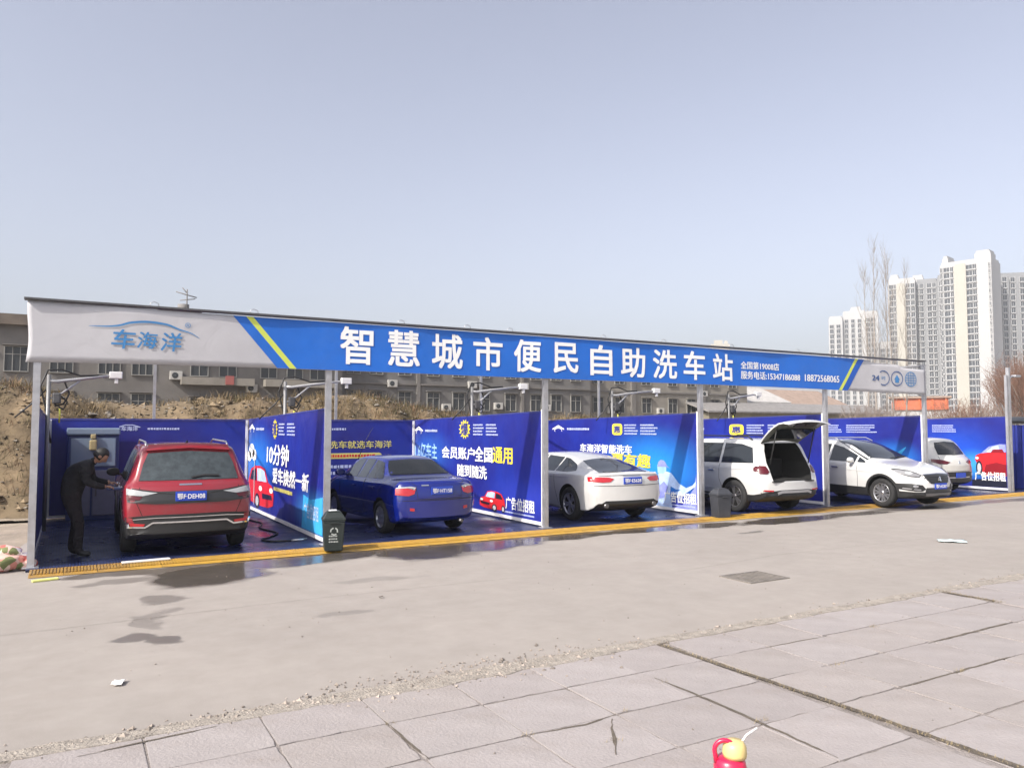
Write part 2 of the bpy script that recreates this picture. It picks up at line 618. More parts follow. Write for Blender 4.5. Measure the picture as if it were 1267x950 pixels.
M('rubble', (0.30, 0.255, 0.22), 0.95, var=0.45, vscale=3)
M('rubble_dark', (0.17, 0.145, 0.125), 0.95, var=0.3, vscale=3)
mb = MB()
rs = random.Random(3)
for i in range(4200):
    x = rs.uniform(-1.5, 13)
    dens = 0.18 + 1.7 * math.exp(-((x - 3.1) / 0.95) ** 2) + 0.7 * math.exp(-((x - 1.5) / 0.9) ** 2)
    if rs.random() > dens / 1.9:
        continue
    y = -7.05 + rs.gauss(0, 0.07 if abs(x - 3.1) > 1.4 else 0.15)
    stone(mb, x, y, 0.006, rs.uniform(0.004, 0.013) if rs.random() < .88 else rs.uniform(.013, .030), rs, 0 if rs.random() < .65 else 1)
for i in range(260):
    stone(mb, rs.uniform(-1, 12), rs.uniform(-10, -1.5), 0.006, rs.uniform(0.003, 0.010), rs, rs.randrange(2))
kind(mb.build('rubble', [MATS['rubble'], MATS['rubble_dark']]), 'stuff')

# soil filled cracks
mb = MB()


def crack(path, w, z=0.0062):
    pts = []
    for i in range(len(path) - 1):
        (ax, ay), (bx, by) = path[i], path[i + 1]
        L = math.hypot(bx - ax, by - ay)
        k = max(2, int(L / 0.05))
        for q in range(k):
            t = q / k
            pts.append((ax + (bx - ax) * t + 0.022 * (fbm((ax + t) * 9, q * .6) - .5), ay + (by - ay) * t + 0.022 * (fbm(q * .6, ax * 3) - .5)))
    pts.append(path[-1])
    ws = [w * (0.35 + 1.1 * fbm(i * 0.35, w * 99)) * (1 if 2 < i < len(pts) - 3 else .3) for i in range(len(pts))]
    n_ = len(pts)
    a, c = [], []
    for i, p in enumerate(pts):
        p0 = Vector(pts[max(i - 1, 0)]); p1 = Vector(pts[min(i + 1, n_ - 1)])
        d = (p1 - p0).normalized()
        nn = Vector((-d.y, d.x))
        a.append((p[0] + nn.x * ws[i], p[1] + nn.y * ws[i], z))
        c.append((p[0] - nn.x * ws[i], p[1] - nn.y * ws[i], z))
    mb.add(a + c, [(i, i + 1, n_ + i + 1, n_ + i) for i in range(n_ - 1)])


crack([(4.72, -7.05), (4.80, -8.3), (4.84, -9.0), (4.88, -10.6)], 0.030)
crack([(9.15, -6.98), (9.22, -7.6), (9.24, -8.6)], 0.034)
crack([(3.26, -8.42), (3.13, -8.6), (3.04, -8.75), (2.93, -8.9)], 0.012)
crack([(4.08, -7.9), (4.10, -8.6), (4.06, -9.6)], 0.013)
crack([(2.63, -8.38), (3.05, -8.42), (3.34, -8.37)], 0.010)
crack([(6.9, -8.40), (8.4, -8.36)], 0.014)
crack([(5.5, -9.02), (7.2, -9.0)], 0.010)
crack([(1.9, -7.7), (1.92, -8.4)], 0.010)
crack([(5.4, -7.75), (6.3, -7.77)], 0.010)
crack([(0.1, -7.3), (0.9, -7.22)], 0.010)
crack([(-2.0, -3.9), (2.4, -3.75), (5.2, -3.85)], 0.003)
crack([(7.2, -4.6), (9.6, -4.3), (13.5, -4.4)], 0.003)
M('crack_soil', (0.115, 0.095, 0.075), 0.95, var=0.3, vscale=12, bump=0.8, bscale=80)
kind(mb.build('soil_crack', MATS['crack_soil']), 'stuff')
# dry weeds in the crack
mb = MB()
for i in range(1500):
    t = rs.random()
    y = -7.1 - 3.2 * t
    x = 4.74 + 0.13 * t / 1 + rs.gauss(0, 0.018)
    if rs.random() < 0.3:
        x, y = 9.2 + rs.gauss(0, .03), -7.05 - 0.8 * rs.random()
    h = rs.uniform(0.008, 0.034)
    if rs.random() < .12:
        c_ = rs.choice(((3.05, -8.72), (3.42, -8.36), (4.07, -8.02), (5.62, -8.40), (6.35, -9.02), (2.62, -8.38), (1.92, -7.76), (7.0, -7.77), (4.12, -8.95)))
        x, y = c_[0] + rs.gauss(0, .03), c_[1] + rs.gauss(0, .015)
        h *= 1.2
    a = rs.uniform(0, 6.28)
    dx, dy = math.cos(a), math.sin(a)
    mb.add([(x - dy * .0018, y + dx * .0018, 0.004), (x + dy * .0018, y - dx * .0018, 0.004), (x + dx * h * .9, y + dy * h * .9, h)], [(0, 1, 2)])
M('dry_weed', (0.24, 0.19, 0.11), 0.9, var=0.4, vscale=20)
kind(mb.build('dry_weeds', MATS['dry_weed'], fixn=False), 'stuff')

# ------------------------------------------------------------------ wash bay floor and yellow grating
PX = [-0.42, 3.75, 8.05, 12.12, 16.28, 20.38, 24.65]
YB = 6.5


def grid_material(name, col, cell, gap, rough, dark, rot=0):
    m = bpy.data.materials.new(name)
    m.use_nodes = True
    nt = m.node_tree
    N, Lk = nt.nodes.new, nt.links.new
    b = nt.nodes['Principled BSDF']
    tc = N('ShaderNodeTexCoord')
    br = N('ShaderNodeTexBrick')
    br.offset = 0.0
    br.inputs['Color1'].default_value = (*col, 1)
    br.inputs['Color2'].default_value = (*[c * 0.85 for c in col], 1)
    br.inputs['Mortar'].default_value = (*dark, 1)
    br.inputs['Scale'].default_value = 1.0
    br.inputs['Brick Width'].default_value = cell
    br.inputs['Row Height'].default_value = cell
    br.inputs['Mortar Size'].default_value = gap
    Lk(tc.outputs['Object'], br.inputs['Vector'])
    n = N('ShaderNodeTexNoise'); n.inputs['Scale'].default_value = 0.9; n.inputs['Detail'].default_value = 6
    Lk(tc.outputs['Object'], n.inputs['Vector'])
    r = N('ShaderNodeMapRange'); r.inputs['From Min'].default_value = 0.35; r.inputs['From Max'].default_value = 0.7
    r.inputs['To Min'].default_value = 0.16; r.inputs['To Max'].default_value = rough
    Lk(n.outputs['Fac'], r.inputs['Value'])
    Lk(br.outputs['Color'], b.inputs['Base Color'])
    Lk(r.outputs[0], b.inputs['Roughness'])
    bp = N('ShaderNodeBump'); bp.inputs['Strength'].default_value = 0.5; bp.inputs['Distance'].default_value = 0.01; bp.invert = True
    Lk(br.outputs['Fac'], bp.inputs['Height'])
    Lk(bp.outputs[0], b.inputs['Normal'])
    return m


fl_mat = grid_material('blue_grating', (0.030, 0.048, 0.17), 0.04, 0.010, 0.75, (0.006, 0.010, 0.04))
mb = MB()
mb.box(PX[0] - 0.05, PX[6] + 2.5, -0.20, YB + 0.5, 0.001, 0.035)
bay_floor = kind(mb.build('bay_floor', fl_mat), 'structure')
M('yellow_plastic', (0.43, 0.255, 0.04), 0.5, var=0.22, vscale=3.0, dirt=(0.25, 0.16, 0.06), dscale=2.0, damt=0.6)
M('yellow_worn', (0.33, 0.19, 0.04), 0.45, var=0.25, vscale=3.0, dirt=(0.2, 0.13, 0.06), dscale=2.4, damt=0.7)


def edging_mesh(mat):
    b = MB()
    L, W_ = 0.40, 0.50
    # sloping ramp body, ribs across
    b.add([(0, -W_, 0.006), (L, -W_, 0.006), (L, -W_ + 0.16, 0.028), (0, -W_ + 0.16, 0.028), (0, 0, 0.028), (L, 0, 0.028)], [(0, 1, 2, 3), (3, 2, 5, 4)])
    for k in range(10):
        x = 0.012 + k * 0.04
        b.box(x, x + 0.020, -W_ + 0.12, -0.01, 0.027, 0.040)
    b.box(0.0, L, -0.022, -0.004, 0.027, 0.038)
    return b.mesh('edging_tile', mat)


em = [edging_mesh(MATS['yellow_plastic']), edging_mesh(MATS['yellow_worn'])]
strip = thing('grating_strip', 'long yellow ribbed plastic ramp strip along the front of the wash bays', 'ramp strip')
x = PX[0] + 0.0
k = 0
while x < PX[6] + 2.3:
    o = link('edging_tile', em[0 if vnoise(k * .35, 2) > .4 else 1], strip)
    o.location = (x, -0.21, 0.0)
    o.rotation_euler = (0, 0, random.uniform(-.004, .004))
    x += 0.405
    k += 1

# ------------------------------------------------------------------ earth bank
crest = pchip([(-40, 3.4), (-8, 3.2), (-1, 2.95), (1.5, 2.55), (4, 2.75), (8, 2.95), (9.5, 2.75), (11, 2.4), (13, 2.25), (16, 2.3), (22, 2.1), (36, 1.8), (60, 1.4)])


def ridge(x, y, s):
    return 1 - abs(2 * fbm(x, y, s, 3) - 1)


def bank_h(x, y):
    toe = 7.3 + 1.0 * (fbm(x * 0.35, 2.2) - 0.5) + (0.5 if x < -.6 else 0)
    top = 10.4 + 1.6 * (fbm(x * 0.3, 7.7) - 0.5) + 0.9 * (fbm(x * 1.1, 4.4) - .5)
    t = smooth01(toe, top, y)
    h = crest(x) * t
    k = smooth01(toe - .3, toe + 1.2, y)
    h += (0.45 * (fbm(x * 0.9, y * 0.9, 3) - 0.5) + 0.30 * (fbm(x * 2.3, y * 1.5, 5) - .5) + 0.10 * (fbm(x * 6, y * 6, 8) - .5)) * k
    h -= 0.28 * ridge(x * 0.8, y * 0.25, 12) ** 3 * k * (1 - smooth01(top - .4, top + .6, y))      # gullies washed down the face
    h -= 0.5 * smooth01(top + 1, top + 5, y)
    return h - 0.05


mb = MB()
xs_ = [-40 + i * 1.0 for i in range(26)] + [-14 + i * 0.13 for i in range(int(48 / 0.13))] + [34 + i * 1.0 for i in range(27)]
nx = len(xs_) - 1
ny = 56
Y0, Y1 = 6.75, 24.0
vs = []
for j in range(ny + 1):
    y = Y0 + (Y1 - Y0) * (j / ny) ** 1.6
    for x in xs_:
        vs.append((x, y, bank_h(x, y)))
for x in xs_:
    vs.append((x, 130, 1.4))
mb.add(vs, [(j * (nx + 1) + i, j * (nx + 1) + i + 1, (j + 1) * (nx + 1) + i + 1, (j + 1) * (nx + 1) + i) for j in range(ny + 1) for i in range(nx)], 0, True)
bm_ = M('bank_earth', (0.165, 0.120, 0.072), 0.95, var=0.6, vscale=3.2, bump=1.0, bscale=7, dirt=(0.085, 0.066, 0.038), dscale=1.6, damt=0.9)
kind(mb.build('earth_bank', bm_), 'structure')
# clods and stones lying on the bank
mb = MB()
rs = random.Random(17)
M('clod_tan', (0.20, 0.150, 0.095), 0.95, var=0.3, vscale=1.2)
M('clod_dark', (0.085, 0.066, 0.042), 0.95, var=0.3, vscale=1.2)
M('clod_grey', (0.22, 0.195, 0.165), 0.95, var=0.3, vscale=1.2)
for i in range(7000):
    x = rs.uniform(-7, 27)
    y = 7.5 + rs.random() ** 1.2 * 4.0
    z = bank_h(x, y)
    if z < 0.1:
        continue
    s_ = rs.uniform(0.02, 0.06) if rs.random() < .9 else rs.uniform(.06, .14)
    stone(mb, x, y, z, s_, rs, rs.choice((0, 0, 1, 1, 2)))
kind(mb.build('soil_clods', [MATS['clod_tan'], MATS['clod_dark'], MATS['clod_grey']]), 'stuff')
# dry grass on the bank
M('straw', (0.19, 0.138, 0.07), 0.9, var=0.35, vscale=2)
M('straw_dark', (0.10, 0.085, 0.04), 0.9, var=0.35, vscale=2)
M('straw_red', (0.19, 0.11, 0.06), 0.9, var=0.35, vscale=2)
mb = MB()
rs = random.Random(11)
for i in range(6500):
    x = rs.uniform(-9, 27)
    y = 7.6 + rs.random() * 5.0
    if fbm(x * .8, y * .8, 9) < 0.40:
        continue
    z = bank_h(x, y)
    if z < 0.25:
        continue
    mi = 0 if fbm(x * .9, y * .9, 31) + rs.uniform(-.12, .12) > .5 else (1 if rs.random() < .7 else 2)
    big = rs.random() < 0.12
    for k in range(7 if not big else 12):
        h = rs.uniform(0.06, 0.22) * (1.9 if big else 1)
        a = rs.uniform(0, 6.28)
        lean = rs.uniform(0.4, 2.2) * h
        bx, by = x + rs.gauss(0, .11), y + rs.gauss(0, .11)
        w = 0.006
        p1 = (bx + math.cos(a) * lean * .4, by + math.sin(a) * lean * .4, z + h * .65)
        p2 = (bx + math.cos(a) * lean, by + math.sin(a) * lean, z + h)
        sx, sy = -math.sin(a) * w, math.cos(a) * w
        mb.add([(bx - sx, by - sy, z - .05), (bx + sx, by + sy, z - .05), (p1[0] + sx * .7, p1[1] + sy * .7, p1[2]), (p1[0] - sx * .7, p1[1] - sy * .7, p1[2]), p2], [(0, 1, 2, 3), (3, 2, 4)], mi)
kind(mb.build('dry_grass', [MATS['straw'], MATS['straw_dark'], MATS['straw_red']], fixn=False), 'stuff')

# ------------------------------------------------------------------ old apartment blocks behind the bank
M('glass_far', (0.040, 0.044, 0.048), 0.22, spec=0.4)
M('frame_grey', (0.24, 0.235, 0.22), 0.6)
M('grey_render', (0.150, 0.140, 0.132), 0.9, var=0.18, vscale=0.5, dirt=(0.12, 0.11, 0.10), dscale=0.35, damt=0.6)
M('grey_render_dark', (0.145, 0.139, 0.135), 0.9, var=0.18, vscale=0.5, dirt=(0.09, 0.085, 0.08), dscale=0.35, damt=0.6)
M('beige_render', (0.23, 0.212, 0.185), 0.9, var=0.15, vscale=0.5, dirt=(0.16, 0.14, 0.12), dscale=0.35, damt=0.6)
M('brown_eave', (0.13, 0.105, 0.085), 0.9, var=0.2, vscale=1)
M('ac_white', (0.40, 0.39, 0.37), 0.5, var=0.08)
M('roof_grey', (0.20, 0.19, 0.185), 0.85, var=0.2, vscale=2)
M('red_cloth', (0.30, 0.09, 0.08), 0.9)

WCACHE = {}


def window_mesh(w, h, bars=1, fr=0.06):
    k = (round(w, 2), round(h, 2), bars)
    if k not in WCACHE:
        b = MB()
        b.box(-w / 2, w / 2, -0.03, 0.02, 0, h, 0)                      # pane
        b.box(-w / 2 - fr, -w / 2, -0.10, 0.02, -fr, h + fr, 1)
        b.box(w / 2, w / 2 + fr, -0.10, 0.02, -fr, h + fr, 1)
        b.box(-w / 2, w / 2, -0.10, 0.02, h, h + fr, 1)
        b.box(-w / 2, w / 2, -0.14, 0.02, -fr, 0, 1)
        for q in range(bars):
            x = -w / 2 + w * (q + 1) / (bars + 1)
            b.box(x - 0.025, x + 0.025, -0.07, 0.0, 0.0, h, 1)
        b.box(-w / 2, w / 2, -0.065, 0.0, h * 0.68, h * 0.68 + 0.05, 1)
        WCACHE[k] = b.mesh('window', [MATS['glass_far'], MATS['frame_grey']])
    return WCACHE[k]


acb = MB()
acb.bbox(-0.42, 0.42, -0.36, -0.02, 0, 0.62, 0.03, 0)
acb.lathe([(0.22, -0.37), (0.20, -0.375), (0.02, -0.372)], 14, 'y', (-0.08, 0, 0.31), 1)
ac_mesh = acb.mesh('air_conditioner', [MATS['ac_white'], MATS['glass_far']])


def block(name, label, x0, x1, y, ztop, wall, wins, acs=(), ledges=(), eave=0.45, depth=9.0, shadow_slabs=True):
    t = thing(name, label, 'building', (x0, y, 0))
    L = x1 - x0
    b = MB()
    b.box(0, L, 0, depth, 0, ztop)
    b.build('wall', wall, t)
    b = MB()
    b.box(-0.3, L + 0.3, -eave, depth + 0.3, ztop + 0.003, ztop + 0.28)
    b.box(-0.1, L + 0.1, -0.12, 0.12, ztop + 0.28, ztop + 0.75)
    b.build('roof', MATS['brown_eave'], t)
    for (wx, wz, w, h, bars) in wins:
        o = link('window', window_mesh(w, h, bars), t)
        o.location = (wx - x0, 0, wz)
        if shadow_slabs:
            hb = MB()
            hb.box(-w / 2 - 0.15, w / 2 + 0.15, -0.32, 0.0, h + 0.10, h + 0.17)  # slab added over each window to cast a shadow for relief
            hb.build('shadow_slab', wall, o)
    for (ax, az) in acs:
        o = link('air_conditioner', ac_mesh, t)
        o.location = (ax - x0, -0.02, az)
    for (lx0, lx1, lz, out, hh, m) in ledges:
        b = MB()
        b.box(lx0 - x0, lx1 - x0, -out, 0.0, lz, lz + hh)
        b.build('balcony', m, t)
    return t


wA = []
for fl in (2.2, 5.2):
    for wx in (-16, -12.5, -9, -5.6, -3.2, -0.6, 2.3, 4.4):
        wA.append((wx, fl + 0.5, 1.3, 1.6, 2))
    for wx in (8.2, 10.2, 13.2, 15.2, 17.0):
        wA.append((wx, fl + 0.55, 1.15, 1.35, 1))
blockA = block('apartment_block', 'long grey apartment block with dark eaves above the left end of the earth bank', -20, 19, 48, 8.75, MATS['grey_render'], wA,
               acs=((6.6, 5.4), (11.9, 4.6), (11.9, 7.2)),
               ledges=[(6.9, 12.0, 5.05, 0.9, 0.55, MATS['beige_render']), (12.8, 18.2, 5.05, 0.9, 0.55, MATS['beige_render']), (6.9, 12.0, 7.9, 0.9, 0.5, MATS['beige_render']), (12.8, 18.2, 7.9, 0.9, 0.5, MATS['beige_render'])])
b = MB(); b.box(25.7, 28.4, 2, 5, 8.76, 10.75); b.box(25.5, 28.6, 1.8, 5.2, 10.75, 10.9)
b.build('stair_house', MATS['grey_render_dark'], blockA)
b = MB()
b.tube([(27.6, 3, 10.9), (27.6, 3, 12.6)], 0.05, 6)
b.tube([(26.8, 3, 12.35), (28.3, 3, 12.0)], 0.045, 6)
b.tube([(27.1, 3, 11.7), (28.2, 3, 11.9)], 0.04, 6)
b.tube([(27.25, 3, 12.7), (27.6, 3, 12.3)], 0.04, 6)
b.lathe([(0, .0), (0.42, .0), (0.42, .55), (0, .62)], 14, 'z', (27.4, 3.4, 10.9))
b.build('rooftop_antenna', MATS['roof_grey'], blockA)
b = MB(); b.box(29.9, 30.5, -0.97, -0.91, 5.1, 5.75); b.build('hanging_cloth', MATS['red_cloth'], blockA)

wB = []
for fl in (2.9, 5.9):
    for wx in (20.6, 22.6, 25.2, 27.9, 30.4, 33.0, 35.8, 38.6, 40.9, 43.2):
        wB.append((wx, fl + 0.6, 1.1, 1.5, 1))
block('apartment_block', 'grey concrete apartment block with window air conditioners behind the fascia middle', 19.6, 45.0, 50, 8.6, MATS['grey_render_dark'], wB,
      acs=((24.0, 3.5), (24.0, 5.4), (29.1, 3.4), (34.4, 3.6), (39.7, 3.5), (31.7, 5.5), (37.2, 5.5)),
      ledges=[(19.7, 44.9, 5.62, 0.18, 0.16, MATS['grey_render']), (26.3, 26.6, 0.5, 0.2, 8.0, MATS['grey_render']), (36.9, 37.2, 0.5, 0.2, 8.0, MATS['grey_render'])])
wC = []
for fl in (2.9, 5.9):
    for wx in (47.4, 50.2, 53.8, 57.5, 60.2, 63.8, 66.6):
        wC.append((wx, fl + 0.6, 1.2, 1.5, 1))
block('apartment_block', 'weathered beige apartment block right of the grey concrete one', 45.6, 69.0, 52, 8.7, MATS['beige_render'], wC,
      acs=((48.9, 3.4), (55.6, 3.4), (62.0, 5.4)),
      ledges=[(51.6, 52.1, 0.5, 0.35, 8.0, MATS['grey_render']), (61.6, 62.1, 0.5, 0.35, 8.0, MATS['grey_render']), (45.7, 68.9, 5.6, 0.15, 0.16, MATS['grey_render'])])


def gable_house(label, x0, x1, y, ze, zr, depth, wall, roof, wins):
    t = thing('gabled_house', label, 'house', (x0, y, 0))
    L = x1 - x0
    b = MB(); b.box(0, L, 0, depth, 0, ze); b.build('wall', wall, t)
    b = MB()
    e = 0.6
    pf = lambda yy, zz: (-e, yy, zz)
    pb = lambda yy, zz: (L + e, yy, zz)
    b.prism([(-e, ze - 0.05), (depth / 2, zr), (depth + e, ze - 0.05), (depth + e, ze + 0.12), (depth / 2, zr + 0.2), (-e, ze + 0.12)], pf, pb)
    rf = b.build('roof', roof, t)
    for (wx, wz, w, h, bars) in wins:
        o = link('window', window_mesh(w, h, bars), t)
        o.location = (wx, 0, wz)
    return t


gable_house('low beige house with pale grey pitched roof, below the phone number on the sign', 68, 80, 56, 5.0, 7.0, 9, MATS['beige_render'], M('roof_pale', (0.40, 0.385, 0.37), 0.8, var=0.15, vscale=1.5), [(2.5, 3.2, 1.2, 1.2, 1), (9.2, 3.2, 1.2, 1.2, 1)])
gable_house('brown roofed house standing below the right half of the sign', 82, 94, 58, 4.9, 7.0, 9, MATS['beige_render'], M('roof_brown', (0.27, 0.20, 0.16), 0.85, var=0.2, vscale=1.5), [(2.2, 3.0, 1.2, 1.2, 1), (6.5, 3.0, 1.2, 1.2, 1)])
gable_house('long olive grey shed in front of the gabled houses', 60, 90, 49, 3.6, 4.6, 6, M('olive_wall', (0.20, 0.18, 0.135), 0.9, var=0.25, vscale=0.8), MATS['roof_grey'], [])


# ------------------------------------------------------------------ high-rise towers
def at(px_az, rng, z=0.0):
    a = R(px_az)
    return (rng * math.sin(a), -12.74 + rng * math.cos(a), z)


def az_of(px):
    return 29.84 + math.degrees(math.atan((px - 633.5) / 952.7))


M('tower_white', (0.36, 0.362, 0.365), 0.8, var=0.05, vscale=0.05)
M('tower_cream', (0.345, 0.33, 0.29), 0.8, var=0.05, vscale=0.05)
M('tower_shade', (0.20, 0.205, 0.215), 0.8, var=0.08, vscale=0.1)  # tower wall with its shade put into the colour
M('tower_glass', (0.040, 0.046, 0.055), 0.25, spec=0.5)
TW = {}


def tower_window(w, h):
    k = (w, h)
    if k not in TW:
        b = MB()
        b.box(-w / 2, w / 2, -0.05, 0.05, 0, h, 0)
        b.box(-w / 2 - 0.22, -w / 2, -0.35, 0.05, -0.2, h + 0.2, 1)
        b.box(w / 2, w / 2 + 0.22, -0.35, 0.05, -0.2, h + 0.2, 1)
        b.box(-w / 2, w / 2, -0.55, 0.05, -0.45, 0, 1)
        b.box(-0.06, 0.06, -0.12, 0.0, 0, h, 1)
        TW[k] = b.mesh('window', [MATS['tower_glass'], MATS['tower_white']])
    return TW[k]


def tower(label, px, rng, turn, vols, cols, fh=2.9, extra=None):
    a = az_of(px)
    t = thing('residential_tower', label, 'tower', at(a, rng), R(-a - turn), 'white high-rise towers on the skyline')
    for k, (x0, x1, y0, y1, zt, m) in enumerate(vols):
        b = MB()
        b.box(x0, x1, y0, y1, 0, zt)
        b.box(x0 + 0.4, x1 - 0.4, y0 + 0.5, y1 - 0.5, zt, zt + 1.2)
        b.build('wall', MATS[m], t)
    for (x, y, w, h, z0, z1) in cols:
        z = z0
        while z < z1:
            o = link('window', tower_window(w, h), t)
            o.location = (x, y, z)
            z += fh
    return t


tower('tallest white tower with cream bay strips at the right of the skyline', 1203, 400, 16,
      [(-11.5, 9.2, 0, 14, 76, 'tower_white'), (-5.6, -0.6, -0.9, 0.02, 74.5, 'tower_cream'), (3.9, 9.6, -1.2, 0.02, 78.5, 'tower_white'), (-11, -8.6, 2, 12, 79.5, 'tower_white'), (2, 8, 3, 12, 80, 'tower_white')],
      [(-8.6, 0, 2.6, 2.0, 6, 73), (-6.6, 0, 1.4, 2.0, 6, 73), (0.5, 0, 2.5, 2.0, 6, 73), (2.7, 0, 1.5, 2.0, 6, 73), (-10.9, 0, 0.8, 2.0, 6, 73), (8.9, -1.2, 0.6, 1.5, 6, 73)])
tower('stepped white tower with a shade-coloured wing between the bare poplars and the tallest one', 1140, 420, 4,
      [(-13, -1.2, 0, 14, 73.5, 'tower_white'), (-9.4, -5.4, -0.9, 0.02, 71, 'tower_cream'), (-1.2, 8, 5, 16, 73, 'tower_shade'), (8, 13, 3, 16, 74, 'tower_shade'), (-12.5, -8.5, 2, 10, 76, 'tower_white'), (-3, 2, 6, 12, 75.5, 'tower_white')],
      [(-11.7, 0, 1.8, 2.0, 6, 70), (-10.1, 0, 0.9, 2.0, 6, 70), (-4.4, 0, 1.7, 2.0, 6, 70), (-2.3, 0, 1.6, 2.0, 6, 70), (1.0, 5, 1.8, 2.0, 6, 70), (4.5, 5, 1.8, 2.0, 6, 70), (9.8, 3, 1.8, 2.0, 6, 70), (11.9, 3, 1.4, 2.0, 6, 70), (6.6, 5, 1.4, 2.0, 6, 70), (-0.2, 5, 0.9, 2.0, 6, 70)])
tower('shorter white tower left of the bare poplars', 1068, 490, 2,
      [(-17.5, -10, 0, 14, 66, 'tower_white'), (-10, 2, 3, 15, 69, 'tower_white'), (2, 9, 0.5, 14, 68, 'tower_white'), (9, 17, 3, 14, 50, 'tower_white'), (-6, 0, 5, 12, 71.5, 'tower_white')],
      [(-15.8, 0, 2.1, 2.0, 6, 63), (-12.2, 0, 2.1, 2.0, 6, 63), (3.6, 0.5, 2.1, 2.0, 6, 65), (6.4, 0.5, 2.1, 2.0, 6, 65), (11, 3, 2.1, 2.0, 6, 47), (14.5, 3, 2.1, 2.0, 6, 47), (-8, 3, 1.7, 2.0, 6, 66), (-4.5, 3, 1.7, 2.0, 6, 66), (-1, 3, 1.7, 2.0, 6, 66)], fh=3.0)
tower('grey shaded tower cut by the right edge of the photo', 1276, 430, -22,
      [(-16, 4, 0, 14, 73, 'tower_shade'), (-15, -8, -1.5, 0.02, 72, 'tower_shade'), (4, 18, 3, 14, 72, 'tower_shade')],
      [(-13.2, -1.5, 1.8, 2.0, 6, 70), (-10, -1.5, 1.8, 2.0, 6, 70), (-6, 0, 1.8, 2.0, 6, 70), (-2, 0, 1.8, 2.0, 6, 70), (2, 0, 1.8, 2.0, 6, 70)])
a = az_of(893)
t = thing('residential_tower', 'far white rooftop just showing above the sign left of its phone number', 'tower', at(a, 480), R(-a), 'white high-rise towers on the skyline')
b = MB(); b.box(-6, 5, 0, 10, 0, 52); b.box(-4, 1, 2, 8, 52, 54.5); b.box(2, 4, 2, 6, 52, 54); b.build('wall', MATS['tower_cream'], t)

# orange fronted shop
a = az_of(1138)
t = thing('shop_building', 'low shop with bright orange red front below the right end of the sign', 'shop', at(a, 150), R(-a))
b = MB(); b.box(-4.5, 4.5, 0, 8, 0, 4.9); b.build('wall', MATS['tower_white'], t)
b = MB(); b.box(-4.3, 4.3, -0.35, -0.02, 4.9, 6.9); b.build('signboard', M('orange_sign', (0.42, 0.10, 0.04), 0.6, var=0.2, vscale=0.8), t)
b = MB(); b.box(-4.8, 4.8, -0.8, 8.2, 6.9, 7.2); b.build('roof', MATS['roof_brown'], t)
for k in range(5):
    b = MB(); b.box(-4.2 + k * 2.0, -3.9 + k * 2.0, -0.55, -0.36, 4.9, 6.9); b.build('pillar', M('orange_dark', (0.45, 0.10, 0.03), 0.6), t)


# ------------------------------------------------------------------ leafless trees and shrubs
M('bark', (0.20, 0.165, 0.14), 0.95, var=0.25, vscale=3)
M('twig', (0.23, 0.185, 0.16), 0.95)
M('twig_red', (0.20, 0.11, 0.075), 0.95, var=0.4, vscale=0.6)


def poplar(loc, h, seed, label):
    rnd = random.Random(seed)
    t = thing('bare_poplar', label, 'tree', loc, 0, 'bare poplars before the towers')
    b = MB()
    lean = [(0, 0)]
    pts, rr = [], []
    n = 9
    x = y = 0
    for i in range(n + 1):
        pts.append((x, y, h * i / n))
        rr.append(max(0.02, 0.13 * (1 - i / n) ** 0.9 + 0.012))
        x += rnd.uniform(-.14, .14); y += rnd.uniform(-.14, .14)
    b.tube(pts, rr, 6)
    b.build('trunk', M('bark_pale', (0.27, 0.24, 0.215), 0.95, var=0.2), t)
    b = MB()

    def on(z):
        k = min(n - 1, int(z / h * n)); f = z / h * n - k
        return Vector(pts[k]).lerp(Vector(pts[k + 1]), f)
    for i in range(46):
        z = h * (0.16 + 0.82 * rnd.random())
        p = on(z)
        a = rnd.uniform(0, 6.28)
        L = (1 - z / h) * h * 0.22 + rnd.uniform(0.8, 2.2)
        out = rnd.uniform(0.16, 0.34)
        q = [p]
        for s in range(1, 5):
            f = s / 4
            q.append(p + Vector((math.cos(a) * L * out * f ** .7 * 1.3, math.sin(a) * L * out * f ** .7 * 1.3, L * f)) + Vector((rnd.uniform(-.1, .1), rnd.uniform(-.1, .1), 0)))
        b.tube(q, [0.024, 0.020, 0.016, 0.012, 0.007], 3, cap=False)
        for k in range(5):
            s = rnd.randrange(1, 4)
            st = q[s]
            a2 = rnd.uniform(0, 6.28)
            l2 = rnd.uniform(0.7, 1.8)
            en = st + Vector((math.cos(a2) * l2 * .35, math.sin(a2) * l2 * .35, l2))
            b.tube([st, st.lerp(en, .5) + Vector((rnd.uniform(-.06, .06), 0, 0)), en], [0.011, 0.008, 0.005], 3, cap=False)
    b.build('crown', M('twig_pale', (0.30, 0.27, 0.245), 0.95), t, fixn=False)
    return t


for k, (px, top, rng, lab) in enumerate(((1076, 336, 112, 'short bare poplar, leftmost of the row before the towers'), (1085, 305, 110, 'tall bare poplar, second from the left of the row'), (1096, 308, 116, 'tall bare poplar in the middle of the row before the towers'),
                                         (1107, 322, 112, 'bare poplar just right of the two tallest ones'), (1121, 335, 118, 'bare poplar, rightmost of the row, before the stepped tower'))):
    a = az_of(px)
    Z = rng * math.cos(R(a - 29.84))
    poplar(at(a, rng), 2 + (528 - top) * Z / 952.7, 40 + k, lab)


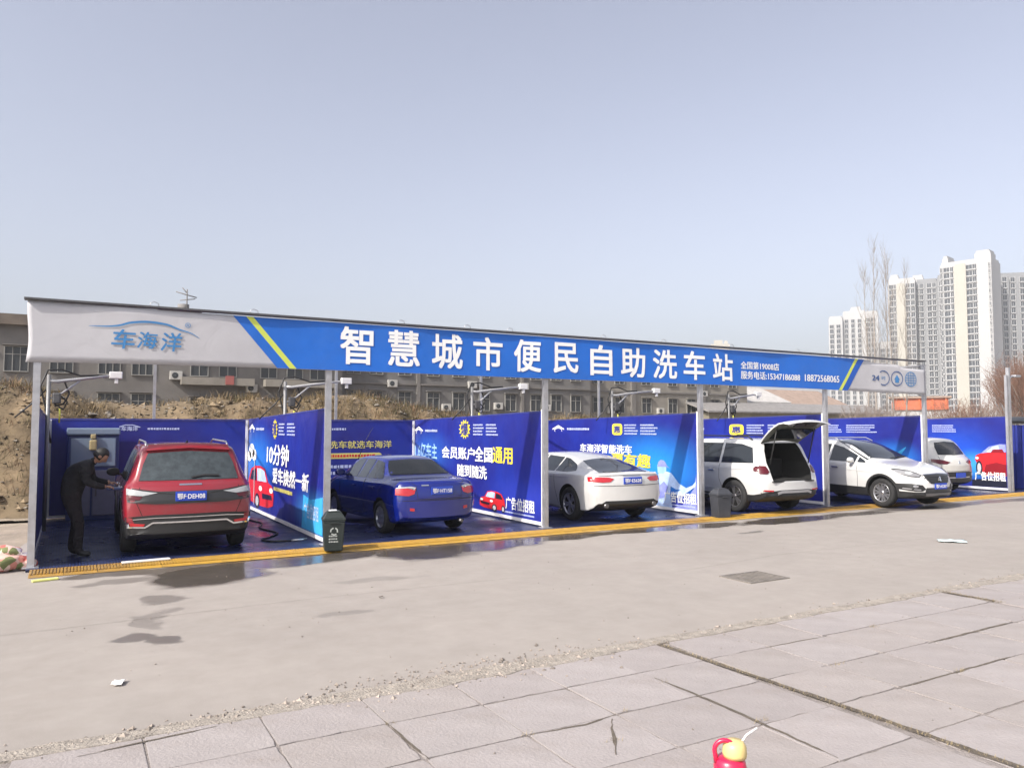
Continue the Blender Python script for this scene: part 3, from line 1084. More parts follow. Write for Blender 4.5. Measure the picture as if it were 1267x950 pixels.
def bare_shrub(loc, h, w, seed, label, mat, n=60, name='bare_shrub', trunk=False, group='leafless shrubs behind the bays'):
    rnd = random.Random(seed)
    t = thing(name, label, 'tree' if trunk else 'shrub', loc, 0, group)
    b = MB()
    if trunk:
        b.tube([(0, 0, 0), (0.1, 0, h * .3), (0.0, 0.1, h * .55)], [0.16, 0.12, 0.07], 6)
        for k in range(6):
            a = k * 1.05
            b.tube([(0.05, 0.05, h * .3 + k * .15), (math.cos(a) * w * .35, math.sin(a) * w * .35, h * .65)], [0.06, 0.03], 4)
    else:
        for k in range(6):
            a = k * 1.05 + rnd.random()
            b.tube([(0, 0, 0), (math.cos(a) * w * .2, math.sin(a) * w * .2, h * .4), (math.cos(a) * w * .4, math.sin(a) * w * .4, h * .75)], [0.05, 0.035, 0.015], 4)
    b.build('trunk', MATS['bark'], t)
    b = MB()
    for i in range(n):
        a = rnd.uniform(0, 6.28)
        rr = w * 0.5 * math.sqrt(rnd.random())
        z0 = h * (rnd.uniform(0.25, 0.6) if trunk else rnd.uniform(0.0, 0.45))
        p = Vector((math.cos(a) * rr * .5, math.sin(a) * rr * .5, z0))
        e = Vector((math.cos(a) * rr, math.sin(a) * rr, z0 + (h - z0) * rnd.uniform(.45, 1.0) * (1 - .35 * (rr / (w * .5)) ** 2)))
        md = p.lerp(e, .5) + Vector((rnd.uniform(-.15, .15), rnd.uniform(-.15, .15), .1))
        b.tube([p, md, e], [0.022, 0.015, 0.007], 3, cap=False)
        for k in range(5):
            s = md.lerp(e, rnd.random())
            d = Vector((rnd.uniform(-1, 1), rnd.uniform(-1, 1), rnd.uniform(0.2, 1.2))).normalized() * rnd.uniform(0.2, 0.6) * (h / 4)
            b.tube([s, s + d], [0.010, 0.004], 3, cap=False)
    b.build('crown', mat, t, fixn=False)


rs = random.Random(21)
places = ('below the right end of the sign', 'left of the orange fronted shop', 'right of the orange fronted shop', 'below the stepped tower', 'reddish, at the foot of the tallest tower', 'at the right corner of the tallest tower',
          'above the swoosh printed panel', 'above the panel with the red roadster')
for k, (px, rng, h, w, m) in enumerate(((1070, 66, 4.3, 4.5, 'twig'), (1098, 80, 4.6, 5, 'twig'), (1172, 88, 4.8, 6, 'twig_red'), (1190, 70, 4.4, 5, 'twig_red'), (1208, 80, 5.2, 4.0, 'twig_red'), (1228, 70, 4.2, 4.5, 'twig'),
                                        (1085, 54, 3.5, 4, 'twig'), (1150, 60, 3.4, 5, 'twig'))):
    bare_shrub(at(az_of(px), rng), h, w, 70 + k, 'leafless shrub ' + places[k], MATS[m], 110)
for k, (px, rng, h, w, lab) in enumerate(((1258, 92, 8.6, 6, 'reddish brown leafless tree at the right edge of the photo'), (1270, 84, 9.0, 7, 'dense brown leafless tree cut by the right edge'), (1285, 96, 9.8, 8, 'brown leafless tree just past the right edge'))):
    bare_shrub(at(az_of(px), rng), h, w, 90 + k, lab, MATS['twig_red'], 240, 'bare_tree', True, 'leafless trees at the right edge')
a = az_of(1250)

# ------------------------------------------------------------------ canopy with the long sign
M('galvanised', (0.50, 0.50, 0.52), 0.42, metal=0.75, var=0.14, vscale=5, dirt=(0.36, 0.33, 0.31), dscale=2, damt=0.6)
M('steel_dark', (0.10, 0.10, 0.105), 0.5, metal=0.4, var=0.2)
M('white_pvc', (0.74, 0.73, 0.74), 0.45, var=0.05, dirt=(0.5, 0.48, 0.46), dscale=3, damt=0.5)
M('banner_white', (0.455, 0.45, 0.475), 0.6, var=0.04, vscale=1.5, fold=0.16, bscale=1.8, dirt=(0.37, 0.355, 0.37), dscale=0.8, damt=0.35)
M('banner_blue', (0.010, 0.125, 0.53), 0.5, var=0.07, vscale=1.2, fold=0.18, bscale=1.8, dirt=(0.03, 0.13, 0.46), dscale=1.0, damt=0.5)
M('banner_blue2', (0.006, 0.085, 0.42), 0.5, var=0.07, vscale=1.2)
M('print_lime', (0.55, 0.62, 0.10), 0.5)
M('print_white', (0.80, 0.80, 0.80), 0.5)
M('print_logo', (0.045, 0.20, 0.45), 0.5)
M('print_navy', (0.05, 0.10, 0.25), 0.5)

canopy = thing('wash_canopy', 'long open steel canopy with blue and white car wash sign over five bays', 'canopy')
FY = -0.075


def wav(x, z):
    return 0.014 * math.sin(x * 1.7 + 0.8 * z) + 0.005 * math.sin(x * 4.3 + 2.0 * z + 1)


ftop = pchip([(-0.54, 3.765), (2, 3.745), (8, 3.745), (14, 3.735), (17.2, 3.73), (17.95, 3.71), (18.0, 3.66), (19.2, 3.63), (19.25, 3.575), (20.35, 3.545)])
fbot = pchip([(-0.58, 2.895), (0.5, 2.915), (3, 2.935), (8, 2.925), (14, 2.925), (17, 2.905), (20.35, 2.865)])


def f3(u, v, e=0.0):
    return (u, FY - e + wav(u, v), v)


def sheet(name, xl, xr, mat, parent, e, nz=9, step=0.06, thick=0.0):
    """strip of the banner between two slanted edges xl(t), xr(t), t = 0 bottom, 1 top"""
    b = MB()
    nxx = max(2, int((xr(0.5) - xl(0.5)) / step))
    vs = []
    for j in range(nz + 1):
        t = j / nz
        for i in range(nxx + 1):
            x = xl(t) + (xr(t) - xl(t)) * i / nxx
            z = fbot(x) + (ftop(x) - fbot(x)) * t
            if e > 0.001:
                z = fbot(x) + 0.004 + (ftop(x) - fbot(x) - 0.008) * t
            vs.append(f3(x, z, e))
    w = nxx + 1
    b.add(vs, [(j * w + i, j * w + i + 1, (j + 1) * w + i + 1, (j + 1) * w + i) for j in range(nz) for i in range(nxx)], 0, True)
    return b.build(name, mat, parent, fixn=False)


fascia = sheet('fascia', lambda t: -0.56 + 0.02 * t + 0.02 * math.sin(t * 5), lambda t: 20.33, MATS['banner_white'], canopy, 0.0, 9)
md = fascia.modifiers.new('thickness', 'SOLIDIFY'); md.thickness = 0.02; md.offset = 1.0 if False else -1.0
s0 = lambda t: 2.89 - 0.70 * t
s1 = lambda t: 17.06 + 0.70 * t
sheet('blue_print', s0, s1, MATS['banner_blue'], fascia, 0.004)
sheet('stripe', lambda t: s0(t) + 0.20, lambda t: s0(t) + 0.31, MATS['print_lime'], fascia, 0.007, step=0.05)
sheet('stripe', lambda t: s1(t) - 0.36, lambda t: s1(t) - 0.24, MATS['print_lime'], fascia, 0.007, step=0.05)
sheet('stripe', lambda t: s1(t) - 0.235, lambda t: s1(t) - 0.008, MATS['banner_blue2'], fascia, 0.007, step=0.05)
c3 = lambda u, v: f3(u, v, 0.011)
for ch, (x0, x1, z0, z1) in zip('智慧城市便民自助洗车站', ((3.93, 4.49, 3.06, 3.68), (4.78, 5.35, 3.06, 3.67), (5.61, 6.21, 3.05, 3.66), (6.45, 7.05, 3.05, 3.65), (7.32, 7.90, 3.05, 3.65), (8.20, 8.77, 3.06, 3.64),
                                                      (9.09, 9.62, 3.04, 3.64), (9.87, 10.50, 3.03, 3.63), (10.73, 11.37, 3.03, 3.63), (11.58, 12.18, 3.03, 3.64), (12.43, 13.04, 3.03, 3.62))):
    lettering('character', ch, (x0, z0, x1, z1), c3, MATS['print_white'], fascia, bold=0.017)
lettering('lettering', '全国第19008店', (13.31, 3.32, 14.58, 3.49), c3, MATS['print_white'], fascia, bold=0.012)
lettering('lettering', '服务电话:15347186088', (13.31, 3.09, 15.28, 3.27), c3, MATS['print_white'], fascia, bold=0.012)
lettering('phone_number', '18872568065', (15.45, 3.10, 16.72, 3.26), c3, MATS['print_white'], fascia, bold=0.012)
# company mark on the white left end
for ch, (x0, x1, z0, z1) in zip('车海洋', ((0.49, 0.79, 3.14, 3.42), (0.83, 1.09, 3.16, 3.40), (1.15, 1.43, 3.13, 3.41))):
    lettering('character', ch, (x0, z0, x1, z1), c3, MATS['print_logo'], fascia, bold=0.012, shear=0.12)
arc = [(0.20, 3.45), (0.42, 3.455), (0.58, 3.475), (0.75, 3.53), (0.98, 3.555), (1.22, 3.535), (1.42, 3.465), (1.58, 3.42), (1.70, 3.35)]
ap = [pchip(arc)(0.20 + 1.5 * i / 40) for i in range(41)]
pr_poly('logo_arc', stroke([(0.20 + 1.5 * i / 40, ap[i]) for i in range(41)], [0.006 + 0.026 * math.sin(math.pi * i / 40) for i in range(41)]), c3, MATS['print_logo'], fascia)
lettering('lettering', '®', (1.49, 3.50, 1.57, 3.58), c3, MATS['print_logo'], fascia, bold=0.0)


def ring(name, cu, cv, ru, rv, w, mat, a0=0, a1=360, parent=None, to3=None, n=30):
    to3 = to3 or c3
    b = MB()
    outer = ellipse(cu, cv, ru, rv, n, a0, a1)
    inner = ellipse(cu, cv, ru - w, rv - w, n, a0, a1)
    k = len(outer)
    full = abs(a1 - a0) >= 360
    b.add([to3(*p) for p in outer + inner], [(i, (i + 1) % k, k + (i + 1) % k, k + i) for i in range(k if full else k - 1)])
    return b.build(name, mat, parent or fascia, fixn=False)


ring('icon_ring', 18.52, 3.27, 0.25, 0.20, 0.028, MATS['print_navy'], -120, 130)
lettering('lettering', '24', (18.06, 3.20, 18.34, 3.33), c3, MATS['print_navy'], fascia, bold=0.02)
lettering('lettering', '时', (18.44, 3.22, 18.60, 3.32), c3, MATS['print_logo'], fascia, bold=0.0)
ring('icon_ring', 19.08, 3.27, 0.25, 0.20, 0.028, MATS['print_navy'])
pr_poly('icon', [(19.0, 3.16), (19.16, 3.16), (19.16, 3.24), (19.20, 3.24), (19.08, 3.37), (18.96, 3.24), (19.0, 3.24)], c3, MATS['print_logo'], fascia)
ring('icon_ring', 19.66, 3.27, 0.25, 0.20, 0.022, MATS['print_logo'])
for zz in (3.17, 3.235, 3.30, 3.365):
    hw = 0.22 * math.sqrt(max(0.05, 1 - ((zz - 3.27) / 0.2) ** 2))
    pr_poly('icon', [(19.66 - hw, zz - .009), (19.66 + hw, zz - .009), (19.66 + hw, zz + .009), (19.66 - hw, zz + .009)], c3, MATS['print_logo'], fascia)
for dx in (-0.1, 0.0, 0.1):
    pr_poly('icon', [(19.66 + dx - .01, 3.09), (19.66 + dx + .01, 3.09), (19.66 + dx + .01, 3.45), (19.66 + dx - .01, 3.45)], lambda u, v: f3(u, v, .013), MATS['print_logo'], fascia)
# frame
for i in range(6):
    b = MB()
    b.box(PX[i] - 0.045, PX[i] + 0.045, -0.05, 0.04, 0.03, 3.70)
    b.box(PX[i] - 0.10, PX[i] + 0.10, -0.11, 0.10, 0.036, 0.050)
    b.build('post', MATS['galvanised'], canopy)
    if i < 5:
        xm = (PX[i] + PX[i + 1]) / 2
        b = MB(); b.box(xm - 0.03, xm + 0.03, YB + 0.08, YB + 0.14, 0.03, 3.60); b.build('rear_post', MATS['galvanised'], canopy)
        b = MB(); b.tube([(PX[i], 0.05, 3.66), (xm, YB + 0.1, 3.62), ], 0.03, 6); b.tube([(xm, YB + 0.1, 3.62), (PX[i + 1], 0.05, 3.66)], 0.03, 6)
        b.build('roof_tie', MATS['galvanised'], canopy)
b = MB(); b.box(-0.60, 20.36, -0.12, 0.05, 3.772, 3.80); b.build('front_beam', MATS['steel_dark'], canopy)
b = MB(); b.box(-0.50, 20.36, -0.035, 0.03, 2.96, 3.02); b.build('lower_beam', MATS['galvanised'], canopy)
b = MB(); b.box(-0.1, 20.2, YB + 0.145, YB + 0.2, 3.50, 3.56); b.build('rear_beam', MATS['galvanised'], canopy)
for x in (1.05, 2.5, 5.0, 6.3, 7.2, 9.4, 11.0, 13.0, 15.2, 16.4):
    b = MB(); b.tube([(x - 0.06, -0.1, 3.79), (x - 0.05, -0.1, 3.84), (x, -0.1, 3.865), (x + 0.06, -0.1, 3.84), (x + 0.07, -0.1, 3.79)], 0.006, 5)
    b.build('hook', MATS['galvanised'], canopy)

sp = thing('steel_post', 'lone galvanised post with a small lamp arm past the right end of the sign', 'post', (PX[6], 0, 0))
b = MB(); b.box(-0.045, 0.045, -0.05, 0.04, 0.03, 3.78); b.build('post', MATS['galvanised'], sp)
b = MB(); b.box(-0.16, -0.09, -0.04, 0.03, 0.03, 3.55); b.build('post', MATS['galvanised'], sp)
b = MB(); b.tube([(0.05, -0.0, 3.40), (0.2, 0, 3.52), (0.36, 0, 3.54)], 0.018, 6); b.bbox(0.30, 0.62, -0.07, 0.07, 3.50, 3.57, 0.02); b.build('lamp_arm', MATS['galvanised'], sp)

# ------------------------------------------------------------------ printed partition panels
M('print_yellow', (0.75, 0.60, 0.06), 0.45)
M('print_gold', (0.62, 0.55, 0.16), 0.45)
M('print_red', (0.55, 0.018, 0.025), 0.4, var=0.2, vscale=2)
M('print_red_dark', (0.22, 0.008, 0.015), 0.4)
M('print_black', (0.012, 0.014, 0.03), 0.4)
M('print_cyan', (0.05, 0.38, 0.75), 0.45, var=0.2, vscale=3)
M('print_sky', (0.30, 0.50, 0.80), 0.45, var=0.2, vscale=3)
M('print_lilac', (0.24, 0.27, 0.66), 0.45, var=0.25, vscale=5)
M('print_pale', (0.42, 0.55, 0.85), 0.45, var=0.25, vscale=5)
M('print_dash', (0.45, 0.50, 0.72), 0.5)
M('print_silver', (0.45, 0.45, 0.48), 0.4)


def panel_mat(name, glows):
    m = bpy.data.materials.new(name)
    m.use_nodes = True
    nt = m.node_tree
    N, Lk = nt.nodes.new, nt.links.new
    bs = nt.nodes['Principled BSDF']
    bs.inputs['Roughness'].default_value = 0.34
    tc = N('ShaderNodeTexCoord')
    n = N('ShaderNodeTexNoise'); n.inputs['Scale'].default_value = 0.9; n.inputs['Detail'].default_value = 3
    Lk(tc.outputs['Object'], n.inputs['Vector'])
    r = N('ShaderNodeValToRGB')
    r.color_ramp.elements[0].position = 0.3; r.color_ramp.elements[1].position = 0.75
    r.color_ramp.elements[0].color = (0.014, 0.015, 0.17, 1)
    r.color_ramp.elements[1].color = (0.012, 0.028, 0.28, 1)
    Lk(n.outputs['Fac'], r.inputs[0])
    cur = r.outputs[0]
    for (y, z, ry, rz, col, amt) in glows:
        s1_ = N('ShaderNodeVectorMath'); s1_.operation = 'SUBTRACT'; s1_.inputs[1].default_value = (0, y, z)
        Lk(tc.outputs['Object'], s1_.inputs[0])
        s2_ = N('ShaderNodeVectorMath'); s2_.operation = 'MULTIPLY'; s2_.inputs[1].default_value = (0, 1 / ry, 1 / rz)
        Lk(s1_.outputs[0], s2_.inputs[0])
        ln = N('ShaderNodeVectorMath'); ln.operation = 'LENGTH'; Lk(s2_.outputs[0], ln.inputs[0])
        mr = N('ShaderNodeMapRange'); mr.interpolation_type = 'SMOOTHSTEP'
        mr.inputs['From Min'].default_value = 1.0; mr.inputs['From Max'].default_value = 0.0
        mr.inputs['To Min'].default_value = 0.0; mr.inputs['To Max'].default_value = amt
        Lk(ln.outputs['Value'], mr.inputs['Value'])
        mx = N('ShaderNodeMixRGB'); mx.inputs[2].default_value = (*col, 1)
        Lk(mr.outputs[0], mx.inputs[0]); Lk(cur, mx.inputs[1])
        cur = mx.outputs[0]
    Lk(cur, bs.inputs['Base Color'])
    w = N('ShaderNodeTexNoise'); w.inputs['Scale'].default_value = 1.6; w.inputs['Detail'].default_value = 2
    Lk(tc.outputs['Object'], w.inputs['Vector'])
    bp = N('ShaderNodeBump'); bp.inputs['Strength'].default_value = 0.5; bp.inputs['Distance'].default_value = 0.06
    Lk(w.outputs['Fac'], bp.inputs['Height']); Lk(bp.outputs[0], bs.inputs['Normal'])
    return m


YF = 0.07
ptop = lambda y: 2.275 - 0.020 * y


def side_panel(i, label, glows=()):
    t = thing('partition_panel', label, 'partition', (PX[i], 0, 0), 0, 'blue printed partitions between the bays')
    b = MB()
    n = 40
    fr, bk = [], []
    for k in range(n + 1):
        y = YF + (YB - YF) * k / n
        wv = 0.012 * math.sin(y * 2.3 + i)
        for z in (0.13, 0.7, 1.25, 1.75, ptop(y)):
            w2 = wv * math.sin(z * 1.3)
            fr.append((-0.014 + w2 * .3, y, z)); bk.append((0.014 + w2 * .3, y, z))
    q = len(fr)
    fs = [(5 * k + j, 5 * k + j + 1, 5 * (k + 1) + j + 1, 5 * (k + 1) + j) for k in range(n) for j in range(4)]
    b.add(fr + bk, fs + [tuple(q + a for a in f[::-1]) for f in fs], 0, True)
    b.build('printed_sheet', panel_mat('panel_print_%d' % i, glows), t)
    for nm, (x0, x1, y0, y1, z0, z1) in (('edge_trim', (-0.032, 0.0, YF - 0.03, YF + 0.02, 0.06, 2.33)), ('edge_trim', (0.002, 0.034, YF - 0.028, YF + 0.018, 0.06, 2.42 if i == 1 else 2.31)), ('bottom_rail', (-0.026, 0.026, YF + 0.02, YB, 0.07, 0.135))):
        b = MB(); b.box(x0, x1, y0, y1, z0, z1); b.build(nm, MATS['white_pvc'], t)
    b = MB()
    b.add([(-0.02, YF + .02, ptop(YF) + .003), (0.02, YF + .02, ptop(YF) + .003), (0.02, YB, ptop(YB) + .003), (-0.02, YB, ptop(YB) + .003), (-0.02, YF + .02, ptop(YF) + .028), (0.02, YF + .02, ptop(YF) + .028), (0.02, YB, ptop(YB) + .028), (-0.02, YB, ptop(YB) + .028)],
          [(0, 1, 2, 3), (4, 5, 6, 7), (0, 1, 5, 4), (1, 2, 6, 5), (2, 3, 7, 6), (3, 0, 4, 7)])
    b.build('top_rail', M('rail_blue', (0.03, 0.04, 0.22), 0.5), t)
    return t


def pf(e=0.022):
    return lambda u, v: (-e, -u, v)


def logo_small(t, y0, y1, z0, z1, ytxt, to3):
    """small house shaped mark and a line of print beside it"""
    w = y0 - y1
    u0 = -y0
    pr_poly('logo', stroke([(u0, z0 + (z1 - z0) * .45), (u0 + w * .5, z1), (u0 + w, z0 + (z1 - z0) * .45)], 0.035), to3, MATS['print_white'], t)
    pr_poly('logo', stroke([(u0 + w * .2, z0 + .02), (u0 + w * .2, z0 + (z1 - z0) * .5), (u0 + w * .5, z0 + (z1 - z0) * .72), (u0 + w * .8, z0 + (z1 - z0) * .5), (u0 + w * .8, z0 + .02)], 0.03), to3, MATS['print_white'], t)
    dashes(t, -ytxt[0], -ytxt[1], (z0 + z1) / 2 - 0.03, (z0 + z1) / 2 + 0.03, 1, to3, MATS['print_dash'])


def dashes(t, u0, u1, z0, z1, rows, to3, mat, seed=1):
    """print too small to read"""
    rnd = random.Random(seed)
    b = MB()
    h = (z1 - z0) / (rows * 2 - 1)
    for r in range(rows):
        u = u0
        zz = z0 + 2 * r * h
        ue = u1 - rnd.random() * 0.25 * (u1 - u0)
        while u < ue:
            w = rnd.uniform(0.5, 1.1) * h
            b.add([to3(u, zz + rnd.random() * h * .2), to3(u + w, zz), to3(u + w, zz + h), to3(u, zz + h * (1 - rnd.random() * .2))], [(0, 1, 2, 3)])
            u += w + 0.3 * h
    b.build('small_print', mat, t, fixn=False)


def emblem(t, u0, u1, z0, z1, ch, to3, to3b, spiky):
    cu, cv = (u0 + u1) / 2, (z0 + z1) / 2
    ru, rv = (u1 - u0) / 2, (z1 - z0) / 2
    if spiky:
        poly = []
        for k in range(28):
            q = 1.0 if k % 2 == 0 else 0.72
            poly.append((cu + ru * q * math.cos(k * math.pi / 14), cv + rv * q * math.sin(k * math.pi / 14)))
    else:
        poly = [(cu + ru * math.copysign(abs(math.cos(k * math.pi / 16)) ** .45, math.cos(k * math.pi / 16)), cv + rv * math.copysign(abs(math.sin(k * math.pi / 16)) ** .45, math.sin(k * math.pi / 16))) for k in range(32)]
    pr_poly('emblem', poly, to3, MATS['print_yellow'], t)
    lettering('character', ch, (cu - ru * .6, cv - rv * .6, cu + ru * .6, cv + rv * .6), to3b, MATS['rail_blue'], t, bold=0.02)


def print_car(t, u0, u1, z0, z1, to3, col, seed=0, mirror=False, front=True):
    """flat printed picture of a small car, three-quarter view"""
    W_, H_ = u1 - u0, z1 - z0
    def q(a, b, e=0.0):
        a = 1 - a if mirror else a
        p = to3(u0 + a * W_, z0 + b * H_)
        return (p[0] - e, p[1], p[2])
    body = [(0.02, .18), (0.0, .42), (.06, .60), (.20, .66), (.32, .95), (.48, 1.0), (.70, .98), (.86, .90), (.97, .62), (1.0, .40), (.97, .14), (.8, .10), (.5, .08), (.2, .10)]
    pr_poly('printed_car', body, lambda a, b: q(a, b), col, t)
    pr_poly('printed_car', [(.25, .66), (.34, .90), (.48, .94), (.62, .93), (.60, .64)], lambda a, b: q(a, b, .002), MATS['print_pale'], t)
    pr_poly('printed_car', [(.64, .64), (.66, .92), (.83, .85), (.91, .63)], lambda a, b: q(a, b, .002), MATS['print_black'], t)
    pr_poly('printed_car', [(.05, .30), (.08, .40), (.42, .38), (.40, .26)], lambda a, b: q(a, b, .002), MATS['print_black'], t)
    pr_poly('printed_car', ellipse(.09, .50, .06, .06, 12), lambda a, b: q(a, b, .002), MATS['print_white'], t)
    pr_poly('printed_car', ellipse(.48, .48, .06, .06, 12), lambda a, b: q(a, b, .002), MATS['print_white'], t)
    for cx, rx in ((.60, .075), (.93, .05)):
        pr_poly('printed_car', ellipse(cx, .17, rx * 1.3, .18, 16), lambda a, b: q(a, b, .003), MATS['print_black'], t)
        pr_poly('printed_car', ellipse(cx, .17, rx * .8, .115, 16), lambda a, b: q(a, b, .005), MATS['print_silver'], t)


AD = '广告位招租'
P0 = side_panel(0, 'blue partition at the far left, seen edge on inside the first bay')
P1 = side_panel(1, 'blue partition printed 10分钟 with a red car and balloons', [(5.6, 1.2, 2.6, 1.0, (0.02, 0.20, 0.70), .9), (0.6, .45, 1.8, .55, (0.06, 0.32, 0.72), .9)])
A, B_ = pf(0.022), pf(0.026)
logo_small(P1, 6.35, 5.75, 1.84, 2.04, (5.6, 4.75), A)
emblem(P1, -3.95, -3.50, 1.72, 2.16, '爆', A, B_, True)
dashes(P1, -3.40, -2.85, 1.82, 2.06, 4, A, MATS['print_dash'], 3)
dashes(P1, -2.70, -2.05, 1.82, 2.06, 4, A, MATS['print_dash'], 4)
lettering('lettering', '10分钟', (-4.45, 1.20, -2.55, 1.62), A, MATS['print_white'], P1, bold=0.02, shear=0.1)
lettering('lettering', '爱车焕然一新', (-3.88, 0.82, -1.08, 1.14), A, MATS['print_white'], P1, bold=0.02, shear=0.1)
dashes(P1, -3.75, -1.9, 0.67, 0.75, 1, A, MATS['print_gold'], 6)
print_car(P1, -6.42, -3.75, 0.16, 1.12, A, MATS['print_red'], mirror=True)
for (y, z, r_) in ((6.05, 1.42, .20), (5.75, 1.34, .15), (6.3, 1.30, .14)):
    pr_poly('balloon', ellipse(-y, z, r_ * 1.5, r_ * .9, 18), pf(.021), MATS['print_white'], P1)
pr_poly('printed_pole', stroke([(-5.7, .2), (-5.68, 1.25)], 0.06), pf(.03), MATS['print_silver'], P1)
lettering('lettering', AD, (-1.35, .36, -0.40, .62), A, MATS['print_pale'], P1, bold=0.02)
pr_poly('pale_patch', [(-1.5, .16), (-.16, .16), (-.16, .80), (-.9, .70), (-1.4, .76)], pf(.020), MATS['print_cyan'], P1)

P2 = side_panel(2, 'blue partition printed 会员账户全国通用 with a small red car', [(5.6, 1.3, 1.8, .8, (0.03, 0.16, 0.62), .6), (1.0, .5, 2.2, .6, (0.03, 0.05, 0.42), .7)])
logo_small(P2, 6.50, 5.95, 1.79, 1.99, (5.8, 5.0), A)
emblem(P2, -3.80, -3.18, 1.70, 2.17, '爆', A, B_, True)
dashes(P2, -3.05, -2.55, 1.80, 2.05, 4, A, MATS['print_dash'], 3)
dashes(P2, -2.42, -1.85, 1.80, 2.05, 4, A, MATS['print_dash'], 4)
lettering('lettering', '1.6亿车主', (-6.45, 1.18, -5.05, 1.56), A, MATS['print_sky'], P2, bold=0.02)
lettering('lettering', '会员账户', (-4.74, 1.23, -2.98, 1.51), A, MATS['print_white'], P2, bold=0.018)
lettering('lettering', '全国', (-2.96, 1.21, -2.12, 1.54), A, MATS['print_white'], P2, bold=0.02)
lettering('lettering', '通用', (-2.10, 1.21, -1.24, 1.55), A, MATS['print_yellow'], P2, bold=0.02)
lettering('lettering', '随到随洗', (-3.86, 0.83, -2.38, 1.11), A, MATS['print_white'], P2, bold=0.02)
print_car(P2, -2.72, -1.55, 0.17, 0.60, A, MATS['print_red'])
lettering('lettering', AD, (-1.52, .27, -0.36, .52), A, MATS['print_white'], P2, bold=0.02)
dashes(P2, -1.60, -0.30, 0.19, 0.225, 1, A, MATS['print_dash'], 8)

P3 = side_panel(3, 'blue partition printed 车海洋智能洗车 with a man washing', [(1.6, 1.0, 2.4, 1.2, (0.02, 0.26, 0.75), .95), (3.4, .9, 1.5, .8, (0.02, 0.10, 0.50), .6), (.6, .2, 1.2, .4, (0.03, 0.03, 0.35), .8)])
logo_small(P3, 6.0, 5.40, 1.84, 2.02, (5.25, 4.2), A)
emblem(P3, -3.18, -2.76, 1.78, 2.07, '惠', A, B_, False)
dashes(P3, -2.68, -2.15, 1.80, 2.05, 4, A, MATS['print_dash'], 3)
dashes(P3, -2.05, -1.42, 1.80, 2.05, 4, A, MATS['print_dash'], 4)
lettering('lettering', '车海洋智能洗车', (-4.62, 1.31, -2.40, 1.53), A, MATS['print_white'], P3, bold=0.02, shear=0.1)
lettering('lettering', '更有趣', (-3.22, 1.00, -1.70, 1.32), A, MATS['print_yellow'], P3, bold=0.024, shear=0.08)
man = [('print_pale', [(-1.50, .10), (-1.62, .55), (-1.45, .85), (-1.25, .98), (-.95, .92), (-.70, .70), (-.48, .62), (-.46, .55), (-.80, .56), (-.98, .62), (-1.0, .40), (-.92, .10)]),
       ('print_sky', [(-1.42, .90), (-1.44, 1.08), (-1.36, 1.19), (-1.22, 1.21), (-1.12, 1.13), (-1.12, .98), (-1.22, .90)]),
       ('print_lilac', [(-1.43, 1.05), (-1.10, 1.06), (-.98, 1.02), (-1.10, 1.09), (-1.16, 1.18), (-1.3, 1.22), (-1.4, 1.16)]),
       ('print_lilac', [(-1.05, .12), (-.60, .20), (-.20, .62), (-.12, .95), (-.12, .12)]),
       ('print_pale', [(-.95, .45), (-.25, .68), (-.14, .78), (-.16, .66), (-.60, .42)]),
       ('print_lilac', [(-1.45, .55), (-1.2, .72), (-1.05, .60), (-1.2, .35), (-1.42, .3)])]
for k, (mn, poly) in enumerate(man):
    pr_poly('printed_man', poly, pf(.019 + .002 * k), MATS[mn], P3)
lettering('lettering', AD, (-1.18, .26, -0.12, .50), pf(.034), MATS['print_white'], P3, bold=0.02)
dashes(P3, -1.25, -0.10, 0.185, 0.22, 1, pf(.034), MATS['print_dash'], 8)

P4 = side_panel(4, 'blue partition behind the white estate with its tailgate up', [(1.8, .8, 2.2, .9, (0.012, 0.03, 0.40), .8)])
logo_small(P4, 6.0, 5.40, 1.84, 2.02, (5.25, 4.2), A)
emblem(P4, -3.20, -2.66, 1.76, 2.06, '惠', A, B_, False)
dashes(P4, -2.55, -1.95, 1.80, 2.05, 4, A, MATS['print_dash'], 3)
dashes(P4, -1.80, -1.0, 1.80, 2.05, 4, A, MATS['print_dash'], 4)
lettering('lettering', AD, (-1.50, .30, -0.30, .56), A, MATS['print_lilac'], P4, bold=0.02)

P5 = side_panel(5, 'blue partition with a cyan swoosh beside the white hatchback facing out', [(1.0, 1.05, 1.2, .7, (0.02, 0.22, 0.70), .9), (3.2, 1.2, 2, 1, (0.012, 0.06, 0.45), .7)])
dashes(P5, -3.3, -2.6, 1.82, 2.05, 4, A, MATS['print_dash'], 3)
dashes(P5, -2.45, -1.4, 1.82, 2.05, 4, A, MATS['print_dash'], 4)
emblem(P5, -3.95, -3.45, 1.76, 2.06, '惠', A, B_, False)
pr_poly('swoosh', stroke([(-1.5, .70), (-1.15, .93), (-.85, 1.15), (-.55, 1.42)], [.02, .12, .16, .02]), A, MATS['print_cyan'], P5)

